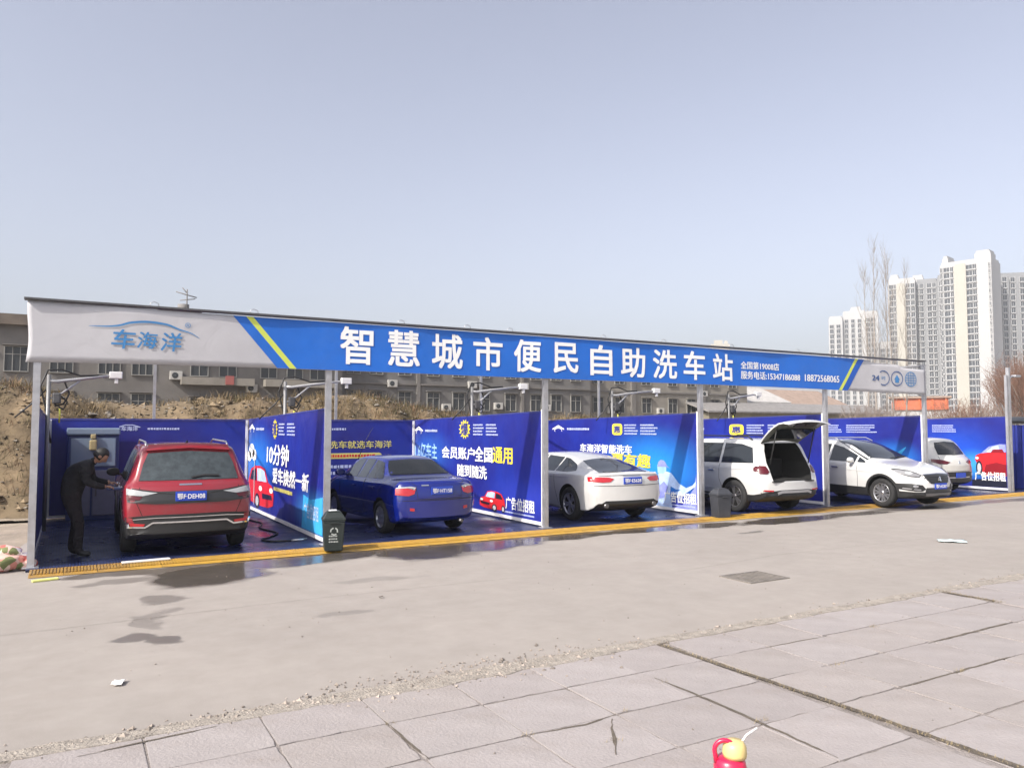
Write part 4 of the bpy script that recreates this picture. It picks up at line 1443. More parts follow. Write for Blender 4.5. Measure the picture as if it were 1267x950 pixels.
P6 = side_panel(6, 'blue partition with a big red sports car print at the right end', [(1.6, 1.2, 2.0, 1.2, (0.012, 0.08, 0.55), .8), (1.1, .8, .8, .6, (0.05, 0.35, 0.75), .8)])
dashes(P6, -3.3, -2.6, 1.82, 2.05, 4, A, MATS['print_dash'], 3)
dashes(P6, -2.4, -1.6, 1.82, 2.05, 4, A, MATS['print_dash'], 4)
car6 = [('print_red', [(-1.05, .98), (-1.02, 1.10), (-.90, 1.16), (-.66, 1.20), (-.12, 1.22), (-.12, .50), (-.80, .50), (-.95, .75)]),
        ('print_lilac', [(-.86, 1.17), (-.62, 1.38), (-.30, 1.46), (-.12, 1.46), (-.12, 1.22), (-.66, 1.20)]),
        ('print_pale', [(-.70, 1.21), (-.52, 1.37), (-.34, 1.42), (-.28, 1.21)]),
        ('print_red_dark', [(-.56, 1.20), (-.50, 1.30), (-.22, 1.31), (-.16, 1.20)]),
        ('print_red_dark', [(-.80, .55), (-.72, .82), (-.40, .90), (-.12, .84), (-.12, .52)]),
        ('print_white', ellipse(-.98, 1.02, .05, .04, 10)),
        ('print_black', ellipse(-.92, .72, .10, .22, 16)), ('print_silver', ellipse(-.92, .72, .06, .15, 16)),
        ('print_black', [(-1.15, .16), (-.12, .16), (-.12, .36), (-.5, .42), (-1.15, .34)])]
for k, (mn, poly) in enumerate(car6):
    pr_poly('printed_car', poly, pf(.019 + .002 * k), MATS[mn], P6)
lettering('lettering', AD, (-1.05, .34, -0.14, .60), pf(.040), MATS['print_white'], P6, bold=0.02)

# back walls
def back_panel(i, label):
    t = thing('back_panel', label, 'partition', (PX[i], YB, 0), 0, 'blue printed panels along the back of the bays')
    w = PX[i + 1] - PX[i]
    b = MB(); b.box(0.06, w - 0.06, 0, 0.03, 0.10, 2.135); b.build('printed_sheet', panel_mat('back_print_%d' % i, []), t)
    b = MB(); b.box(0.03, w - 0.03, -0.012, 0.042, 2.137, 2.17); b.build('top_rail', MATS['rail_blue'], t)
    for xx in (0.035, w - 0.085):
        b = MB(); b.box(xx, xx + 0.05, -0.04, -0.003, 0.05, 2.15); b.build('edge_trim', MATS['white_pvc'], t)
    b = MB(); b.box(0.09, w - 0.09, -0.02, 0.04, 0.05, 0.098); b.build('bottom_rail', MATS['white_pvc'], t)
    return t


bk = lambda u, v: (u, -0.006, v)
labs = ['blue back panel behind the red SUV and the wash machine', 'blue back panel with golden slogan behind the dark blue saloon', 'blue back panel behind the white fastback car', 'blue back panel behind the white estate with open tailgate',
        'blue back panel behind the white hatchback facing out', 'blue back panel of the last bay on the right']
BP = [back_panel(i, labs[i]) for i in range(6)]
lettering('lettering', '车海洋', (1.42, 1.90, 1.75, 2.0), bk, MATS['print_dash'], BP[0], bold=0.02)
pr_poly('logo_arc', stroke([(1.38, 1.99), (1.5, 2.03), (1.65, 2.03), (1.8, 1.98)], .02), bk, MATS['print_dash'], BP[0])
dashes(BP[0], 1.95, 2.75, 1.92, 1.97, 1, bk, MATS['print_dash'], 5)
dashes(BP[1], 0.5, 2.7, 1.90, 1.96, 1, bk, MATS['print_dash'], 5)
lettering('lettering', '洗车就选车海洋', (1.95, 1.44, 3.62, 1.63), bk, MATS['print_gold'], BP[1], bold=0.012)
pr_poly('pill', [(1.0, 1.18), (3.28, 1.18), (3.34, 1.21), (3.36, 1.25), (3.34, 1.29), (3.28, 1.32), (1.0, 1.32)], bk, MATS['print_gold'], BP[1])
dashes(BP[1], 1.3, 3.3, 1.215, 1.285, 1, lambda u, v: (u, -0.009, v), MATS['print_red'], 7)
dashes(BP[1], 1.6, 3.0, 0.62, 1.02, 3, bk, MATS['print_dash'], 8)
for i in (2, 3, 4, 5):
    dashes(BP[i], 0.5, 2.7, 1.90, 1.96, 1, bk, MATS['print_dash'], 5 + i)

# ------------------------------------------------------------------ swinging wash booms on the partitions
M('hose_black', (0.015, 0.015, 0.016), 0.5)
M('hose_yellow', (0.55, 0.55, 0.08), 0.5)
M('boom_white', (0.42, 0.42, 0.43), 0.45, metal=0.3)


def boom(i, label, ang, L):
    t = thing('wash_boom', label, 'boom', (PX[i] + 0.075, 3.3, 2.20), 0, 'swinging hose booms on the partitions')
    b = MB(); b.tube([(0, 0, -2.05), (0, 0, 0.72)], 0.036, 10); b.build('pole', M('pole_grey', (0.22, 0.22, 0.225), 0.5, metal=0.4), t)
    c, s = math.cos(R(ang)), math.sin(R(ang))
    P = lambda d, z, off=0: (c * d - s * off, s * d + c * off, z)
    b = MB(); b.tube([P(0, 0.62), P(0.12, 0.60), P(0.5, 0.66), P(L, 0.76)], [0.030, 0.032, 0.028, 0.022], 8)
    b.tube([P(0.0, 0.28), P(0.22, 0.40), P(0.5, 0.64)], 0.020, 6)
    arm = b.build('arm', MATS['boom_white'], t)
    b = MB(); b.bbox(-0.12, 0.10, -0.05, 0.05, -0.07, 0.06, 0.015); b.bbox(-0.03, 0.03, -0.03, 0.03, -0.16, -0.07, 0.01)
    o = b.build('arm_end', MATS['white_pvc'], t); o.location = P(L, 0.76)
    b = MB(); b.bbox(-0.07, 0.07, -0.06, 0.06, -0.10, 0.10, 0.03); o = b.build('swivel_box', MATS['steel_dark'], t); o.location = P(0.13, 0.30)
    b = MB()
    b.tube([P(0.06, -0.5), P(-0.04, 0.15), P(-0.13, 0.5), P(-0.02, 0.80), P(0.2, 0.82), P(0.5, 0.72), P(0.8, 0.74)], 0.016, 8)
    b.tube([P(0.04, 0.62), P(0.25, 0.60), P(0.33, 0.38), P(0.24, 0.20), P(0.10, 0.16)], 0.016, 8)
    b.tube([P(0.10, 0.2), P(0.24, 0.1), P(0.30, 0.24), P(0.2, 0.34)], 0.014, 8)
    b.tube([P(-0.04, 0.45), P(-0.2, 0.25), P(-0.5, -0.05)], 0.014, 6)
    b.build('hose', MATS['hose_black'], t)
    b = MB(); b.tube([P(0.18, 0.12), P(0.19, 0.0), P(0.18, -0.14)], 0.016, 6); b.build('spray_handle', MATS['hose_yellow'], t)


for i, lab, ang, L in ((0, 'wash boom at the far left above the bending person', 10, 1.1), (1, 'wash boom just left of the second post, over the panel with balloons', -8, 1.25), (2, 'wash boom over the partition left of the white fastback', -3, 1.35),
                       (3, 'wash boom over the partition with the printed man washing', -2, 1.45), (4, 'wash boom above the partition behind the open tailgate', 4, 1.3)):
    boom(i, lab, ang, L)

# ------------------------------------------------------------------ wash machine in the first bay
M('machine_grey', (0.13, 0.13, 0.18), 0.35, var=0.08)
M('machine_blue', (0.03, 0.05, 0.16), 0.35)
M('machine_window', (0.17, 0.22, 0.30), 0.15)
M('lamp_amber', (0.36, 0.29, 0.15), 0.5)
k = thing('wash_machine', 'pale self-service wash machine with glass front by the back panel', 'machine', (0.45, 6.05, 0.035))
b = MB(); b.bbox(-0.48, 0.48, -0.28, 0.36, 0, 1.78, 0.03); b.build('cabinet', MATS['machine_blue'], k)
b = MB(); b.bbox(-0.50, 0.50, -0.34, 0.36, 1.78, 1.93, 0.03); b.build('header', MATS['machine_window'], k)
b = MB(); b.bbox(-0.42, 0.42, -0.31, -0.27, 1.12, 1.72, 0.015); b.build('display_window', MATS['machine_window'], k)
b = MB(); b.bbox(0.0, 0.42, -0.32, -0.27, 0.10, 1.04, 0.015); d = b.build('door', MATS['machine_grey'], k)
b = MB(); b.bbox(0.05, 0.08, -0.345, -0.32, 0.5, 0.66, 0.006); b.build('handle', MATS['steel_dark'], d)
b = MB(); b.bbox(-0.42, -0.04, -0.32, -0.27, 0.10, 1.04, 0.015); b.build('door', MATS['machine_grey'], k)
b = MB(); b.bbox(-0.08, 0.06, -0.40, -0.31, 1.46, 1.68, 0.03); b.bbox(-0.06, 0.04, -0.38, -0.31, 1.70, 1.80, 0.02); b.build('beacon', MATS['lamp_amber'], k)

# ------------------------------------------------------------------ cars
def paint(name, col, rough=0.28, flake=0.0, coat=1.0, dirt=None, metal=0.0):
    return M(name, col, rough, metal, var=0.03, vscale=2, coat=coat, dirt=dirt, dscale=2.5, damt=0.35)


paint('paint_red', (0.22, 0.011, 0.020), dirt=(0.14, 0.045, 0.05))
paint('paint_blue', (0.003, 0.011, 0.165), 0.22)
paint('paint_white', (0.55, 0.55, 0.545), 0.3, dirt=(0.47, 0.46, 0.44))
paint('paint_pearl', (0.55, 0.54, 0.51), 0.3, dirt=(0.46, 0.44, 0.41))
M('car_glass', (0.010, 0.013, 0.015), 0.09, spec=0.7, coat=0.5)
M('car_glass_rear', (0.012, 0.014, 0.016), 0.24, spec=0.5)
M('car_glass_wet', (0.045, 0.055, 0.06), 0.16, spec=0.6, var=0.3, vscale=9)
M('car_black', (0.016, 0.016, 0.017), 0.5, var=0.15)
M('car_trim', (0.028, 0.028, 0.030), 0.35)
M('arch_dark', (0.008, 0.008, 0.008), 0.9)
M('chrome', (0.75, 0.75, 0.76), 0.12, metal=1.0)
M('tyre_rubber', (0.016, 0.016, 0.017), 0.8, bump=0.3, bscale=60)
M('alloy', (0.50, 0.50, 0.52), 0.3, metal=0.85)
M('alloy_dark', (0.16, 0.155, 0.16), 0.35, metal=0.7)
M('lamp_red', (0.42, 0.010, 0.016), 0.10, coat=1.0)
M('lamp_red_dark', (0.085, 0.004, 0.010), 0.16, coat=0.3)
M('lamp_clear', (0.36, 0.37, 0.38), 0.12, coat=1.0)
M('lamp_dim', (0.20, 0.20, 0.21), 0.15, coat=1.0)
M('lamp_orange', (0.6, 0.16, 0.03), 0.15, coat=1.0)
M('plate_blue', (0.015, 0.055, 0.42), 0.4)
M('plate_white', (0.80, 0.80, 0.82), 0.5)
M('seam', (0.01, 0.01, 0.01), 0.9)
M('interior_black', (0.012, 0.012, 0.012), 0.9)
M('hatch_inner', (0.10, 0.105, 0.09), 0.7, var=0.2)


def chaikin(p, it):
    for _ in range(it):
        q = [p[0]]
        for i in range(len(p) - 1):
            a, b = p[i], p[i + 1]
            if i > 0:
                q.append((a[0] * .75 + b[0] * .25, a[1] * .75 + b[1] * .25))
            if i < len(p) - 2:
                q.append((a[0] * .25 + b[0] * .75, a[1] * .25 + b[1] * .75))
        q.append(p[-1])
        p = q
    return p


class Car:
    def __init__(s, S):
        s.S = S
        L = S['L']
        s.L = L
        top, belt, bot = pchip(S['top']), pchip(S['belt']), pchip(S['bot'])
        wm, wt = pchip(S['wm']), pchip(S['wt'])
        inset = S.get('sill_in', 0.05)
        binset = S.get('belt_in', 0.035)
        bowr, bowf = S.get('bow_r', 0.12), S.get('bow_f', 0.26)
        W = max(k[1] for k in S['wm'])
        # stations, dense at the ends
        ys = []
        y = 0.0
        while y < L:
            ys.append(y)
            e = min(y, L - y)
            y += 0.012 if e < 0.10 else (0.028 if e < 0.6 else 0.05)
        ys.append(L)
        rings = []
        for y in ys:
            t, b, h = top(y), bot(y), belt(y)
            w, r = wm(y), wt(y)
            h = min(h, t - 0.045)
            b = min(b, h - 0.12)
            r = min(r, w - binset - 0.02)
            mid = b + 0.58 * (h - b)
            g = t - h
            dr = min(0.10, g * 0.42)
            P = [(0, b), (w - inset - 0.14, b), (w - inset - 0.02, b + 0.015), (w - inset, b + 0.07), (w - 0.012, b + 0.42 * (h - b)), (w, mid), (w - 0.004, h - 0.10 * min(1, (h - b) / .5)), (w - binset * .6, h - 0.012), (w - binset, h + 0.004),
                 (w - binset + (r - w + binset) * 0.5, h + (g - dr) * 0.5), (r, t - dr), (r - 0.055, t - dr * 0.28), (r * 0.62, t - 0.012 * min(1, g * 4)), (r * 0.30, t - 0.002), (0, t)]
            rings.append([(p[0], y, p[1]) for p in chaikin(P, 2)])
        nj = len(rings[0])
        ni = len(rings)
        vs, idx = [], {}

        def bow(x, y):
            q = (x / W) ** 2
            return y + bowr * q * (1 - smooth01(0, 0.7, y)) - bowf * (abs(x) / W) ** 2.4 * smooth01(L - 1.0, L, y)
        for i in range(ni):
            for sgn in (1, -1):
                for j in range(nj):
                    x, y, z = rings[i][j]
                    if sgn == -1 and (j == 0 or j == nj - 1):
                        idx[(i, sgn, j)] = idx[(i, 1, j)]
                        continue
                    idx[(i, sgn, j)] = len(vs)
                    vs.append((x * sgn, bow(x, y), z))
        fs, mi = [], []
        clad = S.get('clad', 0)
        for i in range(ni - 1):
            for j in range(nj - 1):
                m = 1 if j < clad else 0
                fs.append((idx[(i, 1, j)], idx[(i + 1, 1, j)], idx[(i + 1, 1, j + 1)], idx[(i, 1, j + 1)])); mi.append(m)
                fs.append((idx[(i, -1, j + 1)], idx[(i + 1, -1, j + 1)], idx[(i + 1, -1, j)], idx[(i, -1, j)])); mi.append(m)
        # caps with columns so that they bow too
        nc = 6
        for i, flip in ((0, False), (ni - 1, True)):
            cols = [[idx[(i, -1, j)] for j in range(nj)]]
            for c in range(1, 2 * nc):
                f = -1 + c / nc
                if abs(f) < 1e-6:
                    col = []
                    for j in range(nj):
                        if j in (0, nj - 1):
                            col.append(idx[(i, 1, j)])
                        else:
                            x, y, z = rings[i][j]
                            col.append(len(vs)); vs.append((0, bow(0, y), z))
                    cols.append(col); continue
                col = []
                for j in range(nj):
                    if j in (0, nj - 1):
                        col.append(idx[(i, 1, j)])
                    else:
                        x, y, z = rings[i][j]
                        col.append(len(vs)); vs.append((x * f, bow(x * f, y), z))
                cols.append(col)
            cols.append([idx[(i, 1, j)] for j in range(nj)])
            for c in range(len(cols) - 1):
                for j in range(nj - 1):
                    q = [cols[c][j], cols[c + 1][j], cols[c + 1][j + 1], cols[c][j + 1]]
                    q2 = []
                    for a in q:
                        if a not in q2:
                            q2.append(a)
                    if len(q2) < 3:
                        continue
                    fs.append(tuple(q2)); mi.append(1 if j < clad else 0)
        s.vs, s.fs, s.mi = vs, fs, mi
        s.bvh = BVHTree.FromPolygons([Vector(v) for v in vs], fs)
        s.t = thing(S['name'], S['label'], S['cat'], S['loc'], S.get('rz', 0.0))
        s.make_body()

    def make_body(s):
        S = s.S
        me = bpy.data.meshes.new('body')
        me.from_pydata(s.vs, [], s.fs)
        for m in (MATS[S['paint']], MATS[S.get('clad_mat', 'car_black')], MATS['arch_dark']):
            me.materials.append(m)
        me.polygons.foreach_set('material_index', s.mi)
        fix(me)
        o = link('body', me, s.t)
        cb = MB()
        r = S['r'] + 0.055
        for y in S['axles']:
            for sg in (-1, 1):
                xw = S['half']
                cb.lathe([(0, 0), (r, 0), (r, 0.8), (0, 0.8)], 36, 'x', (0, 0, 0), 2)
                n_ = 36 * 4
                for q in range(len(cb.v) - n_, len(cb.v)):
                    x, yy, zz = cb.v[q]
                    cb.v[q] = (sg * (x + xw - 0.30), yy + y, zz + S['r'] + 0.015)
        cm = cb.mesh('cut', [MATS['arch_dark']] * 3)
        bm = bmesh.new(); bm.from_mesh(cm); bmesh.ops.remove_doubles(bm, verts=bm.verts, dist=1e-5); bmesh.ops.recalc_face_normals(bm, faces=bm.faces); bm.to_mesh(cm); bm.free()
        co = link('cut', cm)
        cuts = [co]
        if 'hatch' in S:
            hm = S['hatch']().mesh('cut', [MATS['arch_dark']] * 3)
            fix(hm)
            cuts.append(link('cut', hm))
        o_par = o.parent
        o.parent = None
        for c in cuts:
            md = o.modifiers.new('cut', 'BOOLEAN')
            md.operation = 'DIFFERENCE'; md.object = c; md.solver = 'EXACT'
        bpy.context.view_layer.update()
        dg = bpy.context.evaluated_depsgraph_get()
        nm = bpy.data.meshes.new_from_object(o.evaluated_get(dg))
        o.modifiers.clear()
        o.data = nm
        nm.name = 'body'
        for p in nm.polygons:
            p.use_smooth = p.material_index != 2
        # keep the rim of each wheel arch crisp
        bm = bmesh.new(); bm.from_mesh(nm)
        for e in bm.edges:
            if len(e.link_faces) == 2 and (e.link_faces[0].material_index == 2) != (e.link_faces[1].material_index == 2):
                e.smooth = False
            elif len(e.link_faces) == 2 and e.calc_face_angle(0) > R(48):
                e.smooth = False
        bm.to_mesh(nm); bm.free()
        for c in cuts:
            bpy.data.objects.remove(c)
        o.parent = o_par
        s.body = o

    # --- projection of flat outlines onto the body
    def hit(s, a, b, view):
        d = {'rear': Vector((0, 1, 0)), 'front': Vector((0, -1, 0)), 'left': Vector((1, 0, 0)), 'right': Vector((-1, 0, 0)), 'top': Vector((0, 0, -1))}[view]
        o = {'rear': Vector((a, -3, b)), 'front': Vector((a, s.L + 3, b)), 'left': Vector((-4, a, b)), 'right': Vector((4, a, b)), 'top': Vector((a, b, 5))}[view]
        loc, n, i, dist = s.bvh.ray_cast(o, d)
        if loc is None:
            g = {'rear': Vector((a, 0.12, b)), 'front': Vector((a, s.L - 0.25, b)), 'left': Vector((-s.S['half'], a, b)), 'right': Vector((s.S['half'], a, b)), 'top': Vector((a, b, 1.2))}[view]
            loc, n, i, dist = s.bvh.find_nearest(g)
        if n.dot(loc - Vector((0, s.L / 2, 0.7))) < 0:
            n = -n
        return loc, n

    def patch(s, name, poly, view, mat, off=0.006, parent=None, rings=4, mirror=False, dens=0.05, depth=0.03):
        polys = [poly]
        if mirror:
            if view in ('left',):
                polys = [poly]
            else:
                polys.append([(-a, b) for a, b in poly])
        objs = []
        for pl in polys:
            out = []
            for k in range(len(pl)):
                a, b = Vector(pl[k]), Vector(pl[(k + 1) % len(pl)])
                m = max(1, int((b - a).length / dens))
                out += [a.lerp(b, q / m) for q in range(m)]
            c = sum(out, Vector((0, 0))) / len(out)
            n = len(out)
            vs, fs = [], []
            for rg in range(rings + 1):
                f = 1 - rg / (rings + 0.6)
                for p in out:
                    q = c + (p - c) * f
                    loc, nn = s.hit(q.x, q.y, view)
                    vs.append(loc + nn * off)
            loc, nn = s.hit(c.x, c.y, view)
            vs.append(loc + nn * off)
            for rg in range(rings):
                for k in range(n):
                    fs.append((rg * n + k, rg * n + (k + 1) % n, (rg + 1) * n + (k + 1) % n, (rg + 1) * n + k))
            for k in range(n):
                fs.append((rings * n + k, rings * n + (k + 1) % n, (rings + 1) * n))
            base = len(vs)
            for p in out:
                loc, nn = s.hit(p.x, p.y, view)
                vs.append(loc - nn * depth)
            mb = MB()
            mb.add(vs[:base], fs, 0, True)
            mb.add(vs, [(k, base + k, base + (k + 1) % n, (k + 1) % n) for k in range(n)], 0, False)
            objs.append(mb.build(name, MATS[mat], parent or s.t))
        return objs

    def side(s, name, poly, mat, **kw):
        a = s.patch(name, poly, 'left', mat, **kw)
        b = s.patch(name, poly, 'right', mat, **kw)
        return a + b

    def ribbon(s, name, pts, w, view, mat, off=0.008, parent=None, mirror=False, depth=0.02):
        res = []
        for m in ((1, -1) if mirror else (1,)):
            p2 = []
            for i in range(len(pts) - 1):
                a, b = Vector(pts[i]), Vector(pts[i + 1])
                k = max(1, int((b - a).length / 0.05))
                p2 += [a.lerp(b, q / k) for q in range(k)]
            p2.append(Vector(pts[-1]))
            A_, B2, Cc, Dd = [], [], [], []
            for i, p in enumerate(p2):
                d = (p2[min(i + 1, len(p2) - 1)] - p2[max(i - 1, 0)]).normalized()
                n2 = Vector((-d.y, d.x)) * (w / 2)
                for lst, dd, q in ((A_, off, p + n2), (B2, off, p - n2), (Cc, -depth, p + n2), (Dd, -depth, p - n2)):
                    loc, nn = s.hit(q.x * m if view in ('rear', 'front', 'top') else q.x, q.y, view)
                    lst.append(loc + nn * dd)
            n = len(A_)
            mb = MB()
            mb.add(A_ + B2, [(i, i + 1, n + i + 1, n + i) for i in range(n - 1)], 0, True)
            mb.add(A_ + Cc, [(i, i + 1, n + i + 1, n + i) for i in range(n - 1)])
            mb.add(B2 + Dd, [(i, i + 1, n + i + 1, n + i) for i in range(n - 1)])
            res.append(mb.build(name, MATS[mat], parent or s.t))
        return res

    def sideribbon(s, name, pts, w, mat, **kw):
        return s.ribbon(name, pts, w, 'left', mat, **kw) + s.ribbon(name, pts, w, 'right', mat, **kw)

    def wheels(s, rim='alloy', spokes=5, twin=True):
        S = s.S
        r = S['r']
        w = 0.215
        hb = MB(); hb.lathe([(0, 0.06), (r * .62, 0.06), (r * .66, -0.06), (0, -0.06)], 24, 'x', mi=0)
        hub = hb.mesh('wheel', MATS['arch_dark'])
        tb = MB()
        ri = r * 0.66
        tb.lathe([(ri, w * .46), (ri + .012, w * .5), (r * .86, w * .52), (r * .955, w * .46), (r, w * .34), (r, -w * .34), (r * .955, -w * .46), (r * .86, -w * .52), (ri + .012, -w * .5), (ri, -w * .46)], 40, 'x', closed=True)
        tyre = tb.mesh('tyre', MATS['tyre_rubber'])
        rb = MB()
        rb.lathe([(ri * 1.01, w * .44), (ri * 1.0, w * .47), (ri * .95, w * .46), (ri * .92, w * .30), (ri * .92, 0)], 36, 'x')
        rb.lathe([(0, w * .36), (ri * .20, w * .36), (ri * .22, w * .30), (ri * .20, 0)], 16, 'x')
        for k in range(spokes):
            a = 2 * math.pi * k / spokes + 0.3
            for da in ((-0.16, 0.16) if twin else (0,)):
                aa, ab = a + da * 0.45, a + da * 1.25
                hw0, hw1 = (0.022, 0.020) if twin else (0.045, 0.040)
                p0 = Vector((0, math.cos(aa), math.sin(aa))) * ri * .17
                p1 = Vector((0, math.cos(ab), math.sin(ab))) * ri * .96
                dd = (p1 - p0).normalized()
                nn = Vector((0, -dd.z, dd.y))
                vs = []
                for (p, hw, x0) in ((p0, hw0, w * .34), (p1, hw1, w * .42)):
                    for (q, x) in ((-hw, x0), (hw, x0), (hw, x0 - .03), (-hw, x0 - .03)):
                        vs.append(p + nn * q + Vector((x, 0, 0)))
                rb.add(vs, [(0, 1, 5, 4), (1, 2, 6, 5), (2, 3, 7, 6), (3, 0, 4, 7)])
        rim_m = rb.mesh('rim', MATS[rim])
        fix(rim_m); fix(tyre)
        for y in S['axles']:
            for sg in (-1, 1):
                o = link('wheel', hub, s.t)
                o.location = (sg * (S['half'] - w / 2 - 0.015), y, r)
                o.rotation_euler = (random.uniform(0, 1.2), 0, 0 if sg > 0 else math.pi)
                link('tyre', tyre, o)
                link('rim', rim_m, o)

    def plate(s, text, x, z, view, w=0.44, h=0.14, off=0.02, slant=0.0):
        loc, n = s.hit(x, z, view)
        sg = -1 if view == 'rear' else 1
        y = loc.y + sg * off
        b = MB(); b.bbox(x - w / 2, x + w / 2, min(y, y - sg * .02), max(y, y - sg * .02), z - h / 2, z + h / 2, 0.006)
        p = b.build('licence_plate', MATS['plate_blue'], s.t)
        to = (lambda u, v: (x + u, y + sg * 0.004, z + v)) if view == 'rear' else (lambda u, v: (x - u, y + sg * 0.004, z + v))
        if text:
            lettering('plate_text', text, (-w * .44, -h * .30, w * .44, h * .30), to, MATS['plate_white'], p, bold=0.012)
        return p

    def mirror(s, y, z, mat, sides=(-1, 1)):
        for sg in sides:
            loc, n = s.hit(y, z, 'left' if sg < 0 else 'right')
            b = MB()
            bm = bmesh.new()
            bmesh.ops.create_uvsphere(bm, u_segments=14, v_segments=10, radius=1)
            for v in bm.verts:
                x_, y_, z_ = v.co
                v.co = (x_ * .11, (y_ * .075 if y_ > 0 else max(y_, -.45) * .075), z_ * .075)
            bm.verts.index_update()
            c = Vector((loc.x + sg * 0.13, y - 0.0, z + 0.05))
            b.add([v.co + c for v in bm.verts], [[v.index for v in f.verts] for f in bm.faces], 0, True)
            bm.free()
            b.tube([(loc.x - sg * .03, y, z), c + Vector((-sg * .04, 0, -.04))], 0.022, 6)
            b.build('mirror', MATS[mat], s.t)

    def handle(s, y, z, mat):
        for view, sg in (('left', -1), ('right', 1)):
            loc, n = s.hit(y, z, view)
            b = MB(); b.bbox(min(loc.x, loc.x + sg * .03), max(loc.x, loc.x + sg * .03), y - .1, y + .1, z - .014, z + .014, 0.008)
            b.build('door_handle', MATS[mat], s.t)

    def arch_lip(s, mat, w=0.06):
        S = s.S
        rr = S['r'] + 0.055 + w / 2
        for y in S['axles']:
            pts = [(y + rr * math.cos(R(a)), S['r'] + 0.015 + rr * math.sin(R(a))) for a in range(-22, 203, 9)]
            pts = [p for p in pts if p[1] > 0.26]
            s.sideribbon('arch_trim', pts, w, mat, off=0.012, depth=.03)




# ---- 1. red SUV, first bay
c1 = Car(dict(name='parked_car', cat='car', label='wet red SUV, rear to the camera, in the leftmost bay', loc=(1.63, -0.12, 0.035), rz=R(-1.0), L=4.65, half=0.925, r=0.365, axles=(0.98, 3.70), paint='paint_red', clad=14,
              top=[(0, .86), (.03, .98), (.08, 1.06), (.17, 1.13), (.30, 1.34), (.43, 1.55), (.50, 1.64), (.62, 1.675), (1.2, 1.70), (2.0, 1.70), (2.6, 1.66), (2.95, 1.56), (3.45, 1.20), (3.62, 1.11), (4.2, 1.03), (4.5, .93), (4.62, .80), (4.65, .68)],
              belt=[(0, .74), (.06, .92), (.14, 1.02), (.3, 1.08), (1, 1.07), (3.3, 1.03), (3.6, 1.03), (4.2, .96), (4.5, .86), (4.65, .60)],
              bot=[(0, .36), (.12, .30), (.4, .25), (4.2, .22), (4.5, .28), (4.65, .40)],
              wm=[(0, .86), (.05, .895), (.2, .915), (.5, .925), (4.0, .915), (4.4, .87), (4.6, .78), (4.65, .72)],
              wt=[(0, .84), (.1, .83), (.3, .765), (.5, .70), (1.2, .70), (2.2, .70), (2.8, .68), (3.4, .74), (3.65, .82), (4.2, .80), (4.65, .6)]))
c1.wheels('alloy_dark')
c1.patch('rear_window', [(-.71, 1.14), (.71, 1.14), (.65, 1.38), (.58, 1.545), (0, 1.575), (-.58, 1.545), (-.65, 1.38)], 'rear', 'car_glass_wet', off=0.008, rings=6)
c1.patch('light_bar', [(-.86, .97), (-.80, 1.035), (-.45, .985), (.45, .985), (.80, 1.035), (.86, .97), (.86, .84), (.5, .805), (-.5, .805), (-.86, .84)], 'rear', 'car_trim', off=0.010, rings=5)
c1.patch('tail_light', [(.46, .965), (.62, .985), (.87, 1.03), (.87, .945), (.66, .925)], 'rear', 'lamp_clear', off=0.016, mirror=True)
c1.patch('tail_light', [(.66, .915), (.87, .935), (.87, .875), (.70, .868)], 'rear', 'lamp_red_dark', off=0.015, mirror=True)
c1.patch('rear_bumper', [(-.88, .62), (-.5, .645), (.5, .645), (.88, .62), (.84, .37), (-.84, .37)], 'rear', 'car_black', off=0.012, rings=5)
c1.ribbon('chrome_strip', [(-.86, .545), (-.83, .475), (-.62, .465), (-.52, .53), (.52, .53), (.62, .465), (.83, .475), (.86, .545)], 0.024, 'rear', 'chrome', off=0.022)
c1.patch('fog_light', [(.62, .515), (.83, .535), (.81, .49), (.64, .482)], 'rear', 'lamp_red', off=0.02, mirror=True)
c1.ribbon('chrome_strip', [(-.78, .585), (-.5, .60), (.5, .60), (.78, .585)], 0.012, 'rear', 'chrome', off=0.018)
c1.plate('鄂F·DEH08', 0.0, .91, 'rear', off=0.03)
c1.ribbon('seam', [(-.70, 1.05), (-.74, .82), (-.66, .63), (.66, .63), (.74, .82), (.70, 1.05)], 0.008, 'rear', 'seam', off=0.003)
c1.patch('roof_spoiler', [(-.60, 1.565), (0, 1.60), (.60, 1.565), (.57, 1.63), (0, 1.655), (-.57, 1.63)], 'rear', 'paint_red', off=0.05)
c1.ribbon('wiper', [(.02, 1.17), (.20, 1.20), (.42, 1.19)], 0.025, 'rear', 'car_black', off=0.03)
c1.side('window', [(.42, 1.14), (.60, 1.50), (1.0, 1.58), (1.35, 1.585), (1.35, 1.12)], 'car_glass', off=.006)
c1.side('window', [(1.42, 1.12), (1.42, 1.585), (2.28, 1.57), (2.28, 1.11)], 'car_glass', off=.006)
c1.side('window', [(2.36, 1.11), (2.36, 1.565), (2.72, 1.49), (3.22, 1.14)], 'car_glass', off=.006)
c1.arch_lip('car_black')
c1.sideribbon('seam', [(1.38, 1.10), (1.38, .62), (1.30, .45)], .008, 'seam', off=.003)
c1.sideribbon('seam', [(2.32, 1.10), (2.32, .32)], .008, 'seam', off=.003)
c1.sideribbon('crease', [(.5, .97), (2, .965), (3.9, .94)], .014, 'paint_red', off=.009)
c1.ribbon('chrome_letters', [(-.16, 1.075), (.16, 1.075)], .022, 'rear', 'chrome', off=.008)
c1.mirror(3.05, 1.10, 'car_black')
c1.handle(1.55, .98, 'chrome'); c1.handle(2.5, .98, 'chrome')
for x in (-.60, .60):
    b = MB(); b.tube([(x, .62, 1.66), (x, .80, 1.712), (x, 2.3, 1.728), (x, 2.6, 1.66)], 0.016, 6); b.build('roof_rail', MATS['alloy'], c1.t)
